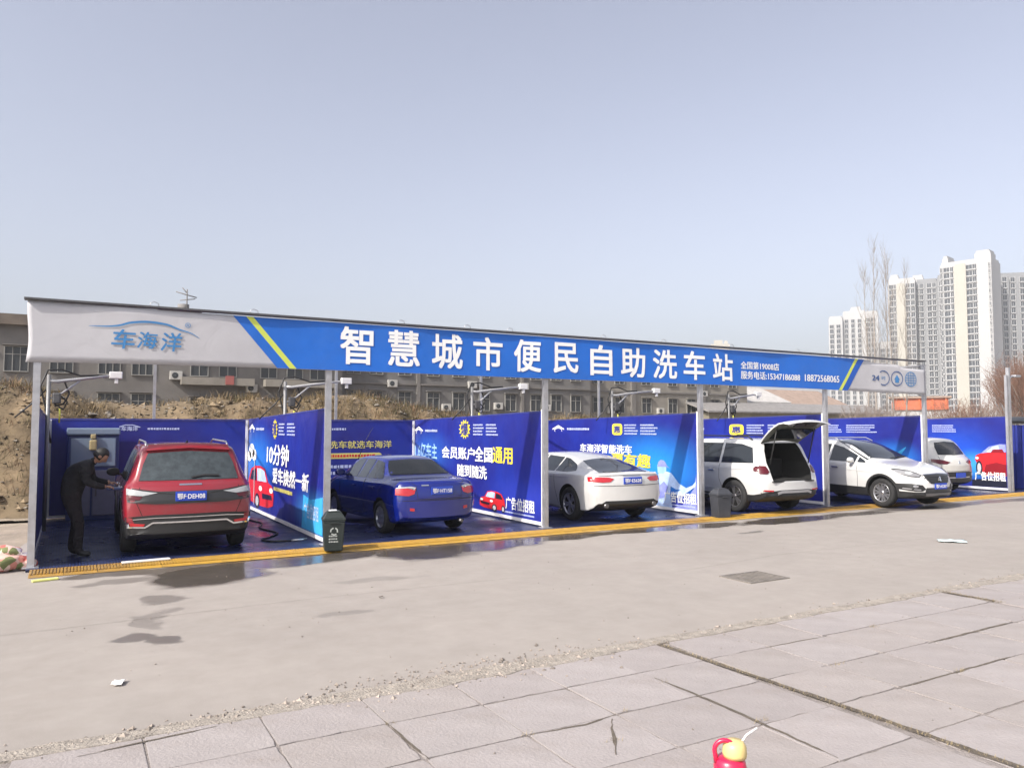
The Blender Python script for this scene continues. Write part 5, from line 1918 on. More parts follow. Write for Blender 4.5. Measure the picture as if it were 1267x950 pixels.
b = MB(); b.add([(-.02, .72, 1.67), (.02, .72, 1.67), (.02, .90, 1.68), (-.02, .90, 1.68), (-.004, .70, 1.745), (.004, .70, 1.745), (0.004, .76, 1.74), (-.004, .76, 1.74)], [(0, 1, 2, 3), (4, 5, 6, 7), (0, 1, 5, 4), (1, 2, 6, 5), (2, 3, 7, 6), (3, 0, 4, 7)])
b.build('fin_antenna', MATS['car_black'], c1.t)

# ---- 2. dark blue saloon
c2 = Car(dict(name='parked_car', cat='car', label='dark blue saloon, rear to the camera, with whip antenna', loc=(5.88, 0.10, 0.035), rz=R(3), L=4.25, half=0.84, r=0.295, axles=(0.86, 3.30), paint='paint_blue', clad=0, bow_r=.16,
              top=[(0, .70), (.025, .84), (.06, .93), (.12, .975), (.22, .992), (.60, 1.0), (.74, 1.03), (.95, 1.14), (1.25, 1.30), (1.42, 1.36), (1.8, 1.39), (2.3, 1.385), (2.6, 1.34), (3.05, 1.06), (3.2, .98), (3.7, .89), (4.05, .79), (4.2, .68), (4.25, .56)],
              belt=[(0, .64), (.1, .85), (.3, .90), (.8, .92), (1.2, .91), (3.1, .88), (3.8, .80), (4.25, .5)],
              bot=[(0, .33), (.12, .25), (.4, .20), (3.9, .18), (4.25, .30)],
              wm=[(0, .75), (.05, .80), (.2, .828), (.5, .838), (3.6, .835), (4.0, .80), (4.2, .70), (4.25, .64)],
              wt=[(0, .72), (.15, .74), (.6, .735), (.8, .68), (1.2, .58), (1.5, .555), (2.3, .56), (2.7, .61), (3.1, .70), (3.3, .74), (4, .70), (4.25, .5)]))
c2.wheels('alloy', 7, False)
c2.patch('rear_window', [(-.62, 1.055), (.62, 1.055), (.54, 1.20), (.46, 1.30), (0, 1.325), (-.46, 1.30), (-.54, 1.20)], 'rear', 'car_glass_rear', off=.007, rings=6)
c2.patch('tail_light', [(.47, .845), (.56, .865), (.79, .84), (.80, .74), (.60, .72), (.50, .755)], 'rear', 'lamp_red', off=.012, mirror=True)
c2.patch('reversing_lamp', [(.46, .865), (.55, .885), (.74, .875), (.79, .85), (.58, .858), (.50, .825)], 'rear', 'lamp_clear', off=.014, mirror=True)
c2.patch('reflector', [(.50, .50), (.58, .51), (.58, .46), (.50, .45)], 'rear', 'lamp_red', off=.01, mirror=True)
c2.ribbon('seam', [(-.60, .99), (-.46, .90), (-.44, .66), (.44, .66), (.46, .90), (.60, .99)], 0.009, 'rear', 'seam', off=.003)
c2.ribbon('seam', [(-.80, .64), (0, .635), (.80, .64)], 0.010, 'rear', 'seam', off=.003)
c2.plate('鄂F·HT158', .03, .80, 'rear', off=.02)
c2.side('window', [(.98, .985), (1.30, 1.27), (1.62, 1.315), (1.62, .975)], 'car_glass', off=.005)
c2.side('window', [(1.68, .975), (1.68, 1.318), (2.10, 1.322), (2.10, .968)], 'car_glass', off=.005)
c2.side('window', [(2.17, .968), (2.17, 1.322), (2.48, 1.295), (2.90, 1.01), (2.90, .962)], 'car_glass', off=.005)
c2.sideribbon('seam', [(1.65, .95), (1.65, .32)], .008, 'seam', off=.003)
c2.sideribbon('seam', [(2.95, .94), (2.90, .30), (1.7, .30)], .008, 'seam', off=.003)
c2.sideribbon('door_trim', [(.98, .60), (2.95, .59)], .045, 'paint_blue', off=.014)
c2.sideribbon('crease', [(.4, .80), (2, .78), (3.6, .74)], .012, 'paint_blue', off=.008)
c2.ribbon('chrome_letters', [(-.36, .90), (-.22, .90)], .02, 'rear', 'chrome', off=.008)
c2.mirror(2.80, .98, 'paint_blue'); c2.handle(1.25, .82, 'paint_blue'); c2.handle(2.2, .81, 'paint_blue')
b = MB(); b.tube([(-.56, 2.62, 1.28), (-.46, 2.52, 1.62), (-.33, 2.40, 1.95)], [.007, .006, .004], 6); b.build('whip_antenna', MATS['car_black'], c2.t)
b = MB(); b.tube([(.42, .12, .24), (.42, -.02, .235)], .03, 10); b.build('exhaust_pipe', MATS['alloy_dark'], c2.t)

# ---- 3. white fastback
c3c = Car(dict(name='parked_car', cat='car', label='white sleek fastback car, rear to the camera, in the third bay', loc=(10.05, -0.18, 0.035), rz=R(-1.5), L=4.71, half=0.925, r=0.345, axles=(1.0, 3.81), paint='paint_white', clad=7, bow_r=.17,
               top=[(0, .78), (.02, .90), (.05, .985), (.09, 1.015), (.15, 1.015), (.26, 1.02), (.45, 1.06), (.8, 1.165), (1.2, 1.275), (1.6, 1.35), (2.1, 1.392), (2.5, 1.388), (2.9, 1.33), (3.4, 1.11), (3.6, 1.02), (4.1, .93), (4.5, .80), (4.66, .66), (4.71, .55)],
               belt=[(0, .70), (.08, .90), (.3, .955), (.9, .97), (1.6, .955), (3.3, .92), (3.7, .92), (4.2, .84), (4.71, .5)],
               bot=[(0, .38), (.12, .28), (.4, .22), (4.3, .18), (4.71, .30)],
               wm=[(0, .83), (.05, .87), (.2, .905), (.6, .925), (3.9, .92), (4.4, .87), (4.65, .76), (4.71, .68)],
               wt=[(0, .80), (.1, .80), (.3, .78), (.6, .70), (1.0, .62), (1.6, .585), (2.3, .59), (2.9, .64), (3.4, .74), (3.6, .80), (4.3, .74), (4.71, .55)]))
c3c.wheels('alloy', 5, True)
c3c.patch('rear_window', [(-.60, .30), (0, .265), (.60, .30), (.57, .70), (.49, 1.08), (0, 1.16), (-.49, 1.08), (-.57, .70)], 'top', 'car_glass', off=.007, rings=6)
c3c.patch('tail_light', [(.42, .895), (.52, .925), (.88, .935), (.89, .845), (.66, .825), (.50, .835)], 'rear', 'lamp_red', off=.012, mirror=True)
c3c.patch('rear_diffuser', [(-.70, .40), (-.60, .455), (.60, .455), (.70, .40), (.78, .37), (.66, .33), (-.66, .33), (-.78, .37)], 'rear', 'car_black', off=.012)
c3c.plate('鄂F·E5628', .02, .855, 'rear', w=.46)
c3c.ribbon('seam', [(-.84, .76), (-.42, .755), (.42, .755), (.84, .76)], 0.009, 'rear', 'seam', off=.003)
c3c.ribbon('spoiler_lip', [(-.74, .975), (0, .995), (.74, .975)], 0.035, 'rear', 'paint_white', off=.022)
c3c.ribbon('chrome_strip', [(-.20, .955), (.24, .955)], 0.012, 'rear', 'chrome', off=.012)
for x in (-.60, .60):
    b = MB(); b.tube([(x, .25, .365), (x, .035, .36)], .045, 12); b.build('exhaust_pipe', MATS['alloy_dark'], c3c.t)
c3c.side('window', [(.92, 1.03), (1.10, 1.15), (1.45, 1.265), (1.62, 1.285), (1.62, 1.0), (1.15, 1.0)], 'car_glass', off=.005)
c3c.side('window', [(1.67, 1.0), (1.67, 1.29), (2.28, 1.318), (2.28, .985)], 'car_glass', off=.005)
c3c.side('window', [(2.35, .985), (2.35, 1.32), (2.72, 1.275), (3.20, 1.03), (3.2, .97)], 'car_glass', off=.005)
c3c.sideribbon('seam', [(1.60, .98), (1.55, .70), (1.45, .32)], .008, 'seam', off=.003)
c3c.sideribbon('seam', [(2.32, .97), (2.32, .30)], .008, 'seam', off=.003)
c3c.sideribbon('seam', [(.98, .90), (3.6, .86)], .010, 'paint_white', off=.010)
c3c.sideribbon('sill_trim', [(1.45, .27), (3.35, .26)], .03, 'alloy', off=.010)
c3c.mirror(3.0, 1.0, 'paint_white'); c3c.handle(1.85, .86, 'paint_white'); c3c.handle(2.8, .85, 'paint_white')


# ---- 4. white estate SUV with its tailgate open
def hatch_cut():
    b = MB()
    prof = [(-.62, .74), (.62, .74), (.66, .95), (.66, 1.15), (.60, 1.42), (.52, 1.58), (-.52, 1.58), (-.60, 1.42), (-.66, 1.15), (-.66, .95)]
    b.prism(prof, lambda x, z: (x, -0.6, z), lambda x, z: (x * .92, 1.45, z if z > .8 else z), 2)
    return b


c4 = Car(dict(name='parked_car', cat='car', label='white seven-seat SUV with its tailgate raised, beside the grey bin', loc=(14.2, -0.80, 0.035), rz=R(-2), L=4.89, half=0.915, r=0.365, axles=(1.0, 3.89), paint='paint_white', clad=12, hatch=hatch_cut, bow_r=.14,
              top=[(0, .72), (.03, .84), (.07, .98), (.13, 1.08), (.25, 1.30), (.37, 1.53), (.44, 1.62), (.55, 1.665), (1.2, 1.69), (2.2, 1.69), (2.7, 1.64), (3.1, 1.50), (3.6, 1.18), (3.78, 1.10), (4.4, 1.03), (4.75, .9), (4.86, .75), (4.89, .62)],
              belt=[(0, .64), (.06, .86), (.16, 1.0), (.4, 1.07), (1.2, 1.07), (3.5, 1.03), (3.8, 1.02), (4.4, .95), (4.89, .55)],
              bot=[(0, .42), (.12, .32), (.4, .26), (4.4, .23), (4.89, .38)],
              wm=[(0, .84), (.05, .875), (.2, .905), (.5, .915), (4.2, .91), (4.6, .86), (4.85, .76), (4.89, .70)],
              wt=[(0, .82), (.1, .81), (.3, .74), (.5, .68), (1.2, .70), (2.4, .70), (3.0, .69), (3.6, .76), (3.8, .82), (4.4, .80), (4.89, .6)]))
c4.wheels('alloy_dark', 5, True)
# tailgate swung up about the roof edge
hg = link('tailgate', None, c4.t)
prof = [(0.0, 0.0), (-.10, -.05), (-.30, -.10), (-.52, -.14), (-.66, -.12), (-.74, -.06), (-.80, .04)]      # along, up (closed it would hang down)
b = MB()
n_ = 9
vs = []
L_ = [(0, .0), (.14, .035), (.36, .06), (.60, .07), (.78, .055), (.90, .01), (.98, -.07)]
hw = [.60, .63, .67, .70, .71, .70, .66]
for lay, th in ((0, 0.0), (1, -0.075)):
    for q, (d, h) in enumerate(L_):
        for i in range(n_):
            f = -1 + 2 * i / (n_ - 1)
            edge = 1 - 0.55 * abs(f) ** 6 if lay == 1 else 1.0
            vs.append((f * hw[q], -d + .03 * f * f * 2, h - .035 * f * f + (th * (edge if 0 < q < len(L_) - 1 else .35))))
m_ = len(L_) * n_
q4 = [(r_ * n_ + i, r_ * n_ + i + 1, (r_ + 1) * n_ + i + 1, (r_ + 1) * n_ + i) for r_ in range(len(L_) - 1) for i in range(n_ - 1)]
b.add(vs, [f for f in q4], 0, True)
o_ = len(b.v) - len(vs)
for f in q4:
    b.f.append([m_ + k for k in f[::-1]]); b.m.append(1); b.sm.append(True)
rim_ = [i for i in range(n_)] + [r_ * n_ + n_ - 1 for r_ in range(1, len(L_))] + [(len(L_) - 1) * n_ + i for i in range(n_ - 2, -1, -1)] + [r_ * n_ for r_ in range(len(L_) - 2, 0, -1)]
for k in range(len(rim_)):
    a_, c_ = rim_[k], rim_[(k + 1) % len(rim_)]
    b.f.append([a_, c_, m_ + c_, m_ + a_]); b.m.append(0); b.sm.append(False)
b.build('tailgate_shell', [MATS['paint_white'], MATS['hatch_inner']], hg)
b = MB(); b.prism([(-.50, -.14), (.50, -.14), (.56, -.50), (.50, -.56), (-.50, -.56), (-.56, -.50)], lambda x, y: (x, y, -.035), lambda x, y: (x, y, -.055)); b.build('window', MATS['car_glass'], hg)
b = MB(); b.prism([(-.54, -.10), (.54, -.10), (.62, -.54), (.54, -.60), (-.54, -.60), (-.62, -.54)], lambda x, y: (x, y, .066 - .10 * (abs(x) > .4) * .3 + 0.02), lambda x, y: (x, y, .03)); b.build('rear_window', MATS['car_glass'], hg)
b = MB(); b.bbox(-.30, .30, -.92, -.72, -.085, -.055, .01); b.bbox(-.05, .05, -.90, -.82, -.11, -.08, .01); b.build('latch_trim', MATS['car_black'], hg)
for x in (-.50, .36):
    b = MB(); b.bbox(x, x + .14, -.88, -.78, -.085, -.06, .01); b.build('trim_lamp', MATS['lamp_clear'], hg)
hg.location = (0, .42, 1.655)
hg.rotation_euler = (R(-30), 0, 0)
for x in (-.60, .60):
    b = MB(); b.tube([(x, .16, 1.12), (x * .99, -.05, 1.93)], .014, 6); b.build('gas_strut', MATS['car_black'], c4.t)
c4.patch('tail_light', [(.66, .95), (.70, 1.07), (.88, 1.09), (.90, .97), (.86, .90), (.72, .90)], 'rear', 'lamp_red_dark', off=.014, mirror=True)
c4.patch('fog_light', [(.60, .545), (.84, .56), (.84, .525), (.62, .515)], 'rear', 'lamp_red', off=.012, mirror=True)
c4.patch('rear_bumper', [(-.86, .50), (-.4, .545), (.4, .545), (.86, .50), (.80, .42), (-.80, .42)], 'rear', 'car_black', off=.010)
c4.ribbon('bumper_guard', [(-.52, .47), (-.40, .505), (.40, .505), (.52, .47)], .055, 'rear', 'alloy', off=.03)
c4.side('window', [(.42, 1.14), (.56, 1.48), (.9, 1.56), (1.42, 1.575), (1.42, 1.12)], 'car_glass', off=.006)
c4.side('window', [(1.50, 1.12), (1.50, 1.575), (2.42, 1.57), (2.42, 1.11)], 'car_glass', off=.006)
c4.side('window', [(2.50, 1.11), (2.50, 1.565), (2.84, 1.48), (3.38, 1.14), (3.38, 1.10)], 'car_glass', off=.006)
c4.sideribbon('seam', [(1.46, 1.10), (1.46, .75), (1.36, .5)], .008, 'seam', off=.003)
c4.sideribbon('seam', [(2.46, 1.09), (2.46, .32)], .008, 'seam', off=.003)
c4.sideribbon('crease', [(.6, 1.0), (2.4, .985), (3.9, .97)], .014, 'paint_white', off=.009)
c4.sideribbon('door_trim', [(1.5, .52), (3.4, .51)], .05, 'paint_white', off=.014)
c4.sideribbon('sill_trim', [(1.5, .36), (3.4, .35)], .03, 'alloy', off=.012)
c4.mirror(3.15, 1.10, 'paint_white'); c4.handle(1.72, .94, 'chrome'); c4.handle(2.7, .94, 'chrome')
for x in (-.62, .62):
    b = MB(); b.tube([(x, .66, 1.655), (x, .80, 1.735), (x, 2.4, 1.745), (x, 2.7, 1.65)], 0.018, 6); b.build('roof_rail', MATS['car_black'], c4.t)
b = MB(); b.bbox(-.58, .58, .12, .9, .735, .76, .01); b.bbox(-.58, .58, .9, 1.0, .76, 1.20, .03); b.build('luggage_floor', MATS['interior_black'], c4.t)
b = MB(); b.bbox(-.86 + .22, .86 - .22, .02, .09, .715, .745, .01); b.build('load_sill', MATS['car_black'], c4.t)

# ---- 5. white tall hatchback, front to the camera
c5 = Car(dict(name='parked_car', cat='car', label='white crossover facing out, black grille and fog lamp surrounds', loc=(18.42, 2.70, 0.035), rz=R(180 - 3), L=4.42, half=0.925, r=0.345, axles=(.885, 3.50), paint='paint_white', clad=13, bow_f=.36, bow_r=.15,  # black lower band is cladding plus under-body shade painted in
              top=[(0, .84), (.05, 1.0), (.12, 1.1), (.40, 1.5), (.5, 1.58), (.8, 1.61), (1.4, 1.635), (1.9, 1.615), (2.3, 1.54), (2.8, 1.33), (3.12, 1.165), (3.3, 1.10), (3.6, 1.05), (4.0, .975), (4.22, .90), (4.33, .83), (4.39, .74), (4.42, .62)],
              belt=[(0, .74), (.06, .9), (.15, 1.02), (.4, 1.06), (1.2, 1.05), (3.0, 1.00), (3.4, .97), (4.0, .88), (4.3, .76), (4.42, .52)],
              bot=[(0, .38), (.12, .30), (.4, .24), (4.0, .22), (4.3, .25), (4.42, .32)],
              wm=[(0, .84), (.05, .875), (.2, .91), (.5, .92), (3.6, .925), (4.0, .90), (4.25, .84), (4.38, .76), (4.42, .72)],
              wt=[(0, .82), (.1, .80), (.4, .70), (.6, .66), (1.2, .67), (1.9, .66), (2.4, .66), (2.9, .72), (3.2, .80), (3.6, .82), (4.1, .78), (4.42, .62)]))
c5.wheels('alloy', 7, True)
c5.patch('windscreen', [(-.60, 2.02), (0, 1.97), (.60, 2.02), (.68, 2.55), (.76, 3.04), (0, 3.22), (-.76, 3.04), (-.68, 2.55)], 'top', 'car_glass', off=.007, rings=6)
c5.patch('grille', [(-.44, .80), (0, .815), (.44, .80), (.40, .69), (.30, .60), (0, .585), (-.30, .60), (-.40, .69)], 'front', 'car_trim', off=.012)
for zz in (.63, .67, .71, .75):
    c5.ribbon('grille_bar', [(-.36, zz), (.36, zz)], .010, 'front', 'car_black', off=.022)
c5.ribbon('chrome_strip', [(-.46, .805), (0, .825), (.46, .805)], .018, 'front', 'chrome', off=.018)
c5.patch('badge', [(-.03, .66), (.0, .645), (.035, .67), (.02, .71), (.035, .74), (.0, .755), (-.03, .735), (-.015, .70)], 'front', 'chrome', off=.03, dens=.02)
c5.patch('headlight', [(.50, .795), (.62, .86), (.80, .925), (.86, .905), (.84, .83), (.70, .775), (.56, .755)], 'front', 'lamp_dim', off=.010, mirror=True)
c5.patch('headlight_lens', ellipse(.69, .845, .055, .035, 14), 'front', 'lamp_clear', off=.016, mirror=True, dens=.03)
c5.ribbon('headlight_rim', [(.86, .915), (.80, .935), (.62, .872), (.49, .798), (.56, .748), (.72, .768), (.86, .835)], .016, 'front', 'car_trim', off=.014, mirror=True)
c5.patch('fog_lamp_surround', [(.44, .47), (.52, .565), (.74, .60), (.88, .60), (.86, .47), (.70, .42), (.52, .42)], 'front', 'car_black', off=.012, mirror=True)
c5.ribbon('daytime_lamp', [(.56, .455), (.68, .462), (.82, .49)], .022, 'front', 'alloy', off=.018, mirror=True)
c5.patch('fog_lamp', ellipse(.66, .535, .05, .035, 14), 'front', 'lamp_dim', off=.02, mirror=True, dens=.03)
c5.patch('air_intake', [(-.42, .50), (.42, .50), (.46, .40), (-.46, .40)], 'front', 'car_trim', off=.012)
c5.ribbon('skid_plate', [(-.45, .345), (.45, .345)], .05, 'front', 'alloy_dark', off=.02)
c5.plate('鄂F·A5207', 0, .535, 'front', off=.03)
c5.ribbon('seam', [(.78, 3.2), (.74, 3.7), (.62, 4.12), (.46, 4.30)], .008, 'top', 'seam', off=.003, mirror=True)
c5.side('window', [(.50, 1.12), (.66, 1.44), (.95, 1.51), (1.0, 1.51), (1.0, 1.10)], 'car_glass', off=.006)
c5.side('window', [(1.06, 1.10), (1.06, 1.52), (1.86, 1.50), (1.86, 1.08)], 'car_glass', off=.006)
c5.side('window', [(1.94, 1.08), (1.94, 1.495), (2.25, 1.42), (2.72, 1.22), (2.72, 1.06)], 'car_glass', off=.006)
c5.side('window', [(2.78, 1.06), (2.78, 1.19), (3.0, 1.075), (3.0, 1.05)], 'car_glass', off=.006)
c5.sideribbon('seam', [(2.80, 1.03), (2.84, .70), (2.80, .34)], .009, 'seam', off=.003)
c5.sideribbon('seam', [(1.90, 1.06), (1.90, .34)], .009, 'seam', off=.003)
c5.arch_lip('car_black', .05)
c5.sideribbon('crease', [(.5, .93), (2.4, .88), (3.2, .84)], .014, 'paint_white', off=.009)
c5.ribbon('seam', [(-.45, 4.33), (0, 4.37), (.45, 4.33)], .008, 'top', 'seam', off=.003)
c5.sideribbon('door_trim', [(1.25, .42), (2.95, .42)], .07, 'car_black', off=.014)
c5.mirror(2.68, 1.06, 'paint_white'); c5.handle(2.15, .92, 'chrome'); c5.handle(1.2, .92, 'chrome')
for x in (-.60, .60):
    b = MB(); b.tube([(x, .55, 1.58), (x, .68, 1.655), (x, 1.9, 1.665), (x, 2.1, 1.58)], 0.016, 6); b.build('roof_rail', MATS['alloy'], c5.t)
for x in (-.02, ):
    c5.ribbon('wiper', [(-.62, 3.03), (-.30, 3.10), (.05, 3.14)], .02, 'top', 'car_black', off=.02)

# ---- 6. white SUV, last bay
c6 = Car(dict(name='parked_car', cat='car', label='pearl white SUV, rear to the camera, in the last bay on the right', loc=(22.35, 0.20, 0.035), rz=R(-2), L=4.45, half=0.92, r=0.355, axles=(0.92, 3.60), paint='paint_pearl', clad=16, bow_r=.20,
              top=[(0, .84), (.03, .95), (.08, 1.04), (.17, 1.12), (.33, 1.34), (.50, 1.54), (.60, 1.60), (.8, 1.63), (1.3, 1.65), (2.0, 1.65), (2.5, 1.60), (2.9, 1.46), (3.35, 1.18), (3.55, 1.08), (4.1, 1.0), (4.35, .88), (4.45, .66)],
              belt=[(0, .72), (.06, .90), (.14, 1.0), (.4, 1.09), (1, 1.07), (3.2, 1.0), (3.6, .98), (4.2, .90), (4.45, .6)],
              bot=[(0, .36), (.12, .30), (.4, .25), (4.1, .22), (4.45, .40)],
              wm=[(0, .82), (.05, .87), (.2, .905), (.5, .92), (3.8, .91), (4.2, .86), (4.45, .70)],
              wt=[(0, .80), (.1, .80), (.3, .72), (.6, .62), (1.2, .64), (2.2, .65), (2.8, .66), (3.3, .74), (3.6, .80), (4.1, .78), (4.45, .6)]))
c6.wheels('alloy_dark')
c6.patch('rear_window', [(-.60, 1.15), (0, 1.13), (.60, 1.15), (.56, 1.36), (.46, 1.49), (0, 1.52), (-.46, 1.49), (-.56, 1.36)], 'rear', 'car_glass_rear', off=.008, rings=6)
c6.patch('tail_light', [(.36, .935), (.60, 1.0), (.86, 1.03), (.88, .95), (.74, .89), (.50, .88)], 'rear', 'lamp_red_dark', off=.012, mirror=True)
c6.patch('rear_bumper', [(-.86, .62), (-.5, .66), (.5, .66), (.86, .62), (.82, .40), (-.82, .40)], 'rear', 'car_black', off=.012, rings=5)
c6.plate('', 0, .56, 'rear', off=.03)
c6.patch('badge', [(-.03, .89), (.03, .89), (.035, .93), (.01, .98), (-.03, .95)], 'rear', 'chrome', off=.012, dens=.02)
c6.side('window', [(.46, 1.16), (.70, 1.48), (1.0, 1.54), (1.35, 1.55), (1.35, 1.13)], 'car_glass', off=.006)
c6.side('window', [(1.42, 1.13), (1.42, 1.55), (2.18, 1.53), (2.18, 1.11)], 'car_glass', off=.006)
c6.side('window', [(2.25, 1.11), (2.25, 1.525), (2.6, 1.44), (3.1, 1.14)], 'car_glass', off=.006)
c6.ribbon('seam', [(-.62, 1.12), (-.70, .95), (-.66, .68), (.66, .68), (.70, .95), (.62, 1.12)], .009, 'rear', 'seam', off=.003)
c6.ribbon('chrome_strip', [(-.5, .50), (0, .49), (.5, .50)], .03, 'rear', 'alloy', off=.02)
c6.arch_lip('car_black'); c6.mirror(2.95, 1.08, 'paint_pearl')

# ------------------------------------------------------------------ bins
M('bin_green', (0.018, 0.024, 0.022), 0.45, var=0.2, vscale=4)
M('bin_grey', (0.040, 0.042, 0.050), 0.5, var=0.2, vscale=4)
M('bin_mark', (0.40, 0.42, 0.40), 0.6)


def bin_(name, label, loc, rz, mat, w, d, h, marks):
    t = thing(name, label, 'bin', loc, rz, 'bins at the front of the bays')
    b = MB()
    # tapered body
    def taper(z, f, z2, f2):
        a = [(sx * w / 2 * f, sy * d / 2 * f, z) for sx, sy in ((-1, -1), (1, -1), (1, 1), (-1, 1))]
        c = [(sx * w / 2 * f2, sy * d / 2 * f2, z2) for sx, sy in ((-1, -1), (1, -1), (1, 1), (-1, 1))]
        b.add(a + c, [(0, 1, 5, 4), (1, 2, 6, 5), (2, 3, 7, 6), (3, 0, 4, 7), (3, 2, 1, 0), (4, 5, 6, 7)])
    taper(0.0, .80, h * .72, .96)
    taper(h * .72, 1.0, h * .76, 1.0)
    o = b.build('body', mat, t)
    md = o.modifiers.new('bevel', 'BEVEL'); md.width = 0.015; md.segments = 2
    b = MB()
    taper(h * .762, 1.03, h * .82, 1.03); taper(h * .82, 1.0, h * 0.97, .66); taper(h * .97, .6, h, .56)
    o = b.build('lid', mat, t)
    md = o.modifiers.new('bevel', 'BEVEL'); md.width = 0.012; md.segments = 2
    b = MB(); b.bbox(-w * .2, w * .2, -d * .56, -d * .50, h * .70, h * .73, .005); b.build('handle', mat, t)
    if marks:
        yy = lambda v: -d / 2 * (.80 + .16 * v / (h * .72)) - 0.004
        to = lambda u, v: (u, yy(v), v)
        for k in range(3):
            a = R(90 + 120 * k)
            cx, cz = 0.0, h * .50
            p = [(cx + 0.055 * math.cos(a + q), cz + 0.055 * math.sin(a + q)) for q in (R(12), R(60), R(100))]
            pr_poly('recycling_mark', stroke(p, .020), to, MATS['bin_mark'], t)
        dashes(t, -.08, .08, h * .22, h * .40, 3, to, MATS['bin_mark'], 5)
    return t


bin_('litter_bin', 'dark green litter bin with recycling mark at the foot of the second post', (3.68, -0.62, 0.04), R(-12), MATS['bin_green'], .35, .30, .62, True)
b = MB(); b.bbox(-.07, .05, -.03, .04, .60, .635, .008); pk = b.build('paper_cup', MATS['plate_white']); pk.location = (3.68, -.62, .04); tag(pk, 'crumpled white paper on the lid of the green bin', 'litter')
bin_('litter_bin', 'plain dark grey litter bin beside the rear wheel of the open SUV', (12.28, -0.42, 0.04), R(-10), MATS['bin_grey'], .38, .32, .62, False)

# ------------------------------------------------------------------ drain grate
M('iron', (0.24, 0.215, 0.19), 0.6, metal=0.5, var=0.25)
g = thing('drain_grate', 'rusty iron drain grate set in the concrete lot', 'grate', (7.92, -5.38, 0.0), R(0))
b = MB()
for (x0, x1, y0, y1) in ((-.36, .36, -.28, -.25), (-.36, .36, .25, .28), (-.36, -.33, -.25, .25), (.33, .36, -.25, .25)):
    b.box(x0, x1, y0, y1, -0.03, 0.012)
b.build('frame', MATS['iron'], g)
b = MB(); b.box(-.33, .33, -.25, .25, 0.001, 0.004); b.build('pit', MATS['crack_soil'], g)
for k in range(9):
    b = MB(); b.box(-.31 + k * .072, -.275 + k * .072, -.249, .249, 0.0045, 0.011); b.build('bar', MATS['iron'], g)

# ------------------------------------------------------------------ small things on the ground
def scrap(label, loc, w, d, mat, seed, cat='litter', name='paper_scrap', h=.03):
    rnd = random.Random(seed)
    b = MB()
    n = 7
    vs = []
    for j in range(n):
        for i in range(n):
            u, v = i / (n - 1) - .5, j / (n - 1) - .5
            vs.append((u * w + rnd.uniform(-.1, .1) * w * .3, v * d + rnd.uniform(-.1, .1) * d * .3, 0.006 + h * fbm(u * 3 + seed, v * 3, seed)))
    b.add(vs, [(j * n + i, j * n + i + 1, (j + 1) * n + i + 1, (j + 1) * n + i) for j in range(n - 1) for i in range(n - 1)], 0, True)
    o = b.build(name, mat)
    md = o.modifiers.new('thickness', 'SOLIDIFY'); md.thickness = 0.003
    o.location = loc
    o.rotation_euler = (0, 0, rnd.uniform(0, 3))
    tag(o, label, cat)


M('litter_white', (0.70, 0.68, 0.66), 0.7, var=0.1)
M('litter_lime', (0.62, 0.62, 0.20), 0.6)
M('litter_mint', (0.52, 0.62, 0.62), 0.5)
scrap('small white scrap lying on the concrete near the dark stain', (.38, -5.95, 0), .12, .08, MATS['litter_white'], 2)
scrap('pale green plastic scrap flat on the lot at the right', (13.3, -4.85, 0), .42, .24, MATS['litter_mint'], 4, h=.05)
scrap('tiny twig and leaf scrap in the middle of the lot', (3.2, -4.1, 0), .05, .03, MATS['rubble_dark'], 8)
o = MB().bbox(-.15, .15, -.04, .04, 0, .025, .008).build('plastic_strip', MATS['litter_lime']); o.location = (-.22, -.98, .002); o.rotation_euler = (0, 0, R(12)); tag(o, 'short yellow plastic strip at the left end of the ramp', 'litter')
o = MB().bbox(-.32, .32, -.055, .055, 0, .02, .006).build('plastic_board', MATS['litter_white']); o.location = (1.02, -.28, .041); o.rotation_euler = (0, 0, R(4)); tag(o, 'pale board lying on the ramp behind the red SUV', 'board')
scrap('white plastic sheet at the foot of the earth bank on the far left', (-1.45, 8.6, .35), .7, .5, MATS['litter_white'], 6, h=.15)

# flowered bundle by the left post
def floral():
    m = bpy.data.materials.new('floral_cloth')
    m.use_nodes = True
    nt = m.node_tree
    bs = nt.nodes['Principled BSDF']; bs.inputs['Roughness'].default_value = .8
    tc = nt.nodes.new('ShaderNodeTexCoord')
    v = nt.nodes.new('ShaderNodeTexVoronoi'); v.inputs['Scale'].default_value = 11
    nt.links.new(tc.outputs['Object'], v.inputs['Vector'])
    sep = nt.nodes.new('ShaderNodeSeparateColor'); nt.links.new(v.outputs['Color'], sep.inputs[0])
    r = nt.nodes.new('ShaderNodeValToRGB'); r.color_ramp.interpolation = 'CONSTANT'
    cols = [(0.0, (.62, .40, .34)), (.25, (.66, .60, .54)), (.45, (.45, .12, .10)), (.6, (.70, .52, .44)), (.75, (.16, .18, .07)), (.88, (.60, .25, .20))]
    r.color_ramp.elements[0].color = (*cols[0][1], 1)
    r.color_ramp.elements[1].position = cols[1][0]; r.color_ramp.elements[1].color = (*cols[1][1], 1)
    for p, c in cols[2:]:
        e = r.color_ramp.elements.new(p); e.color = (*c, 1)
    nt.links.new(sep.outputs[0], r.inputs[0]); nt.links.new(r.outputs[0], bs.inputs['Base Color'])
    return m


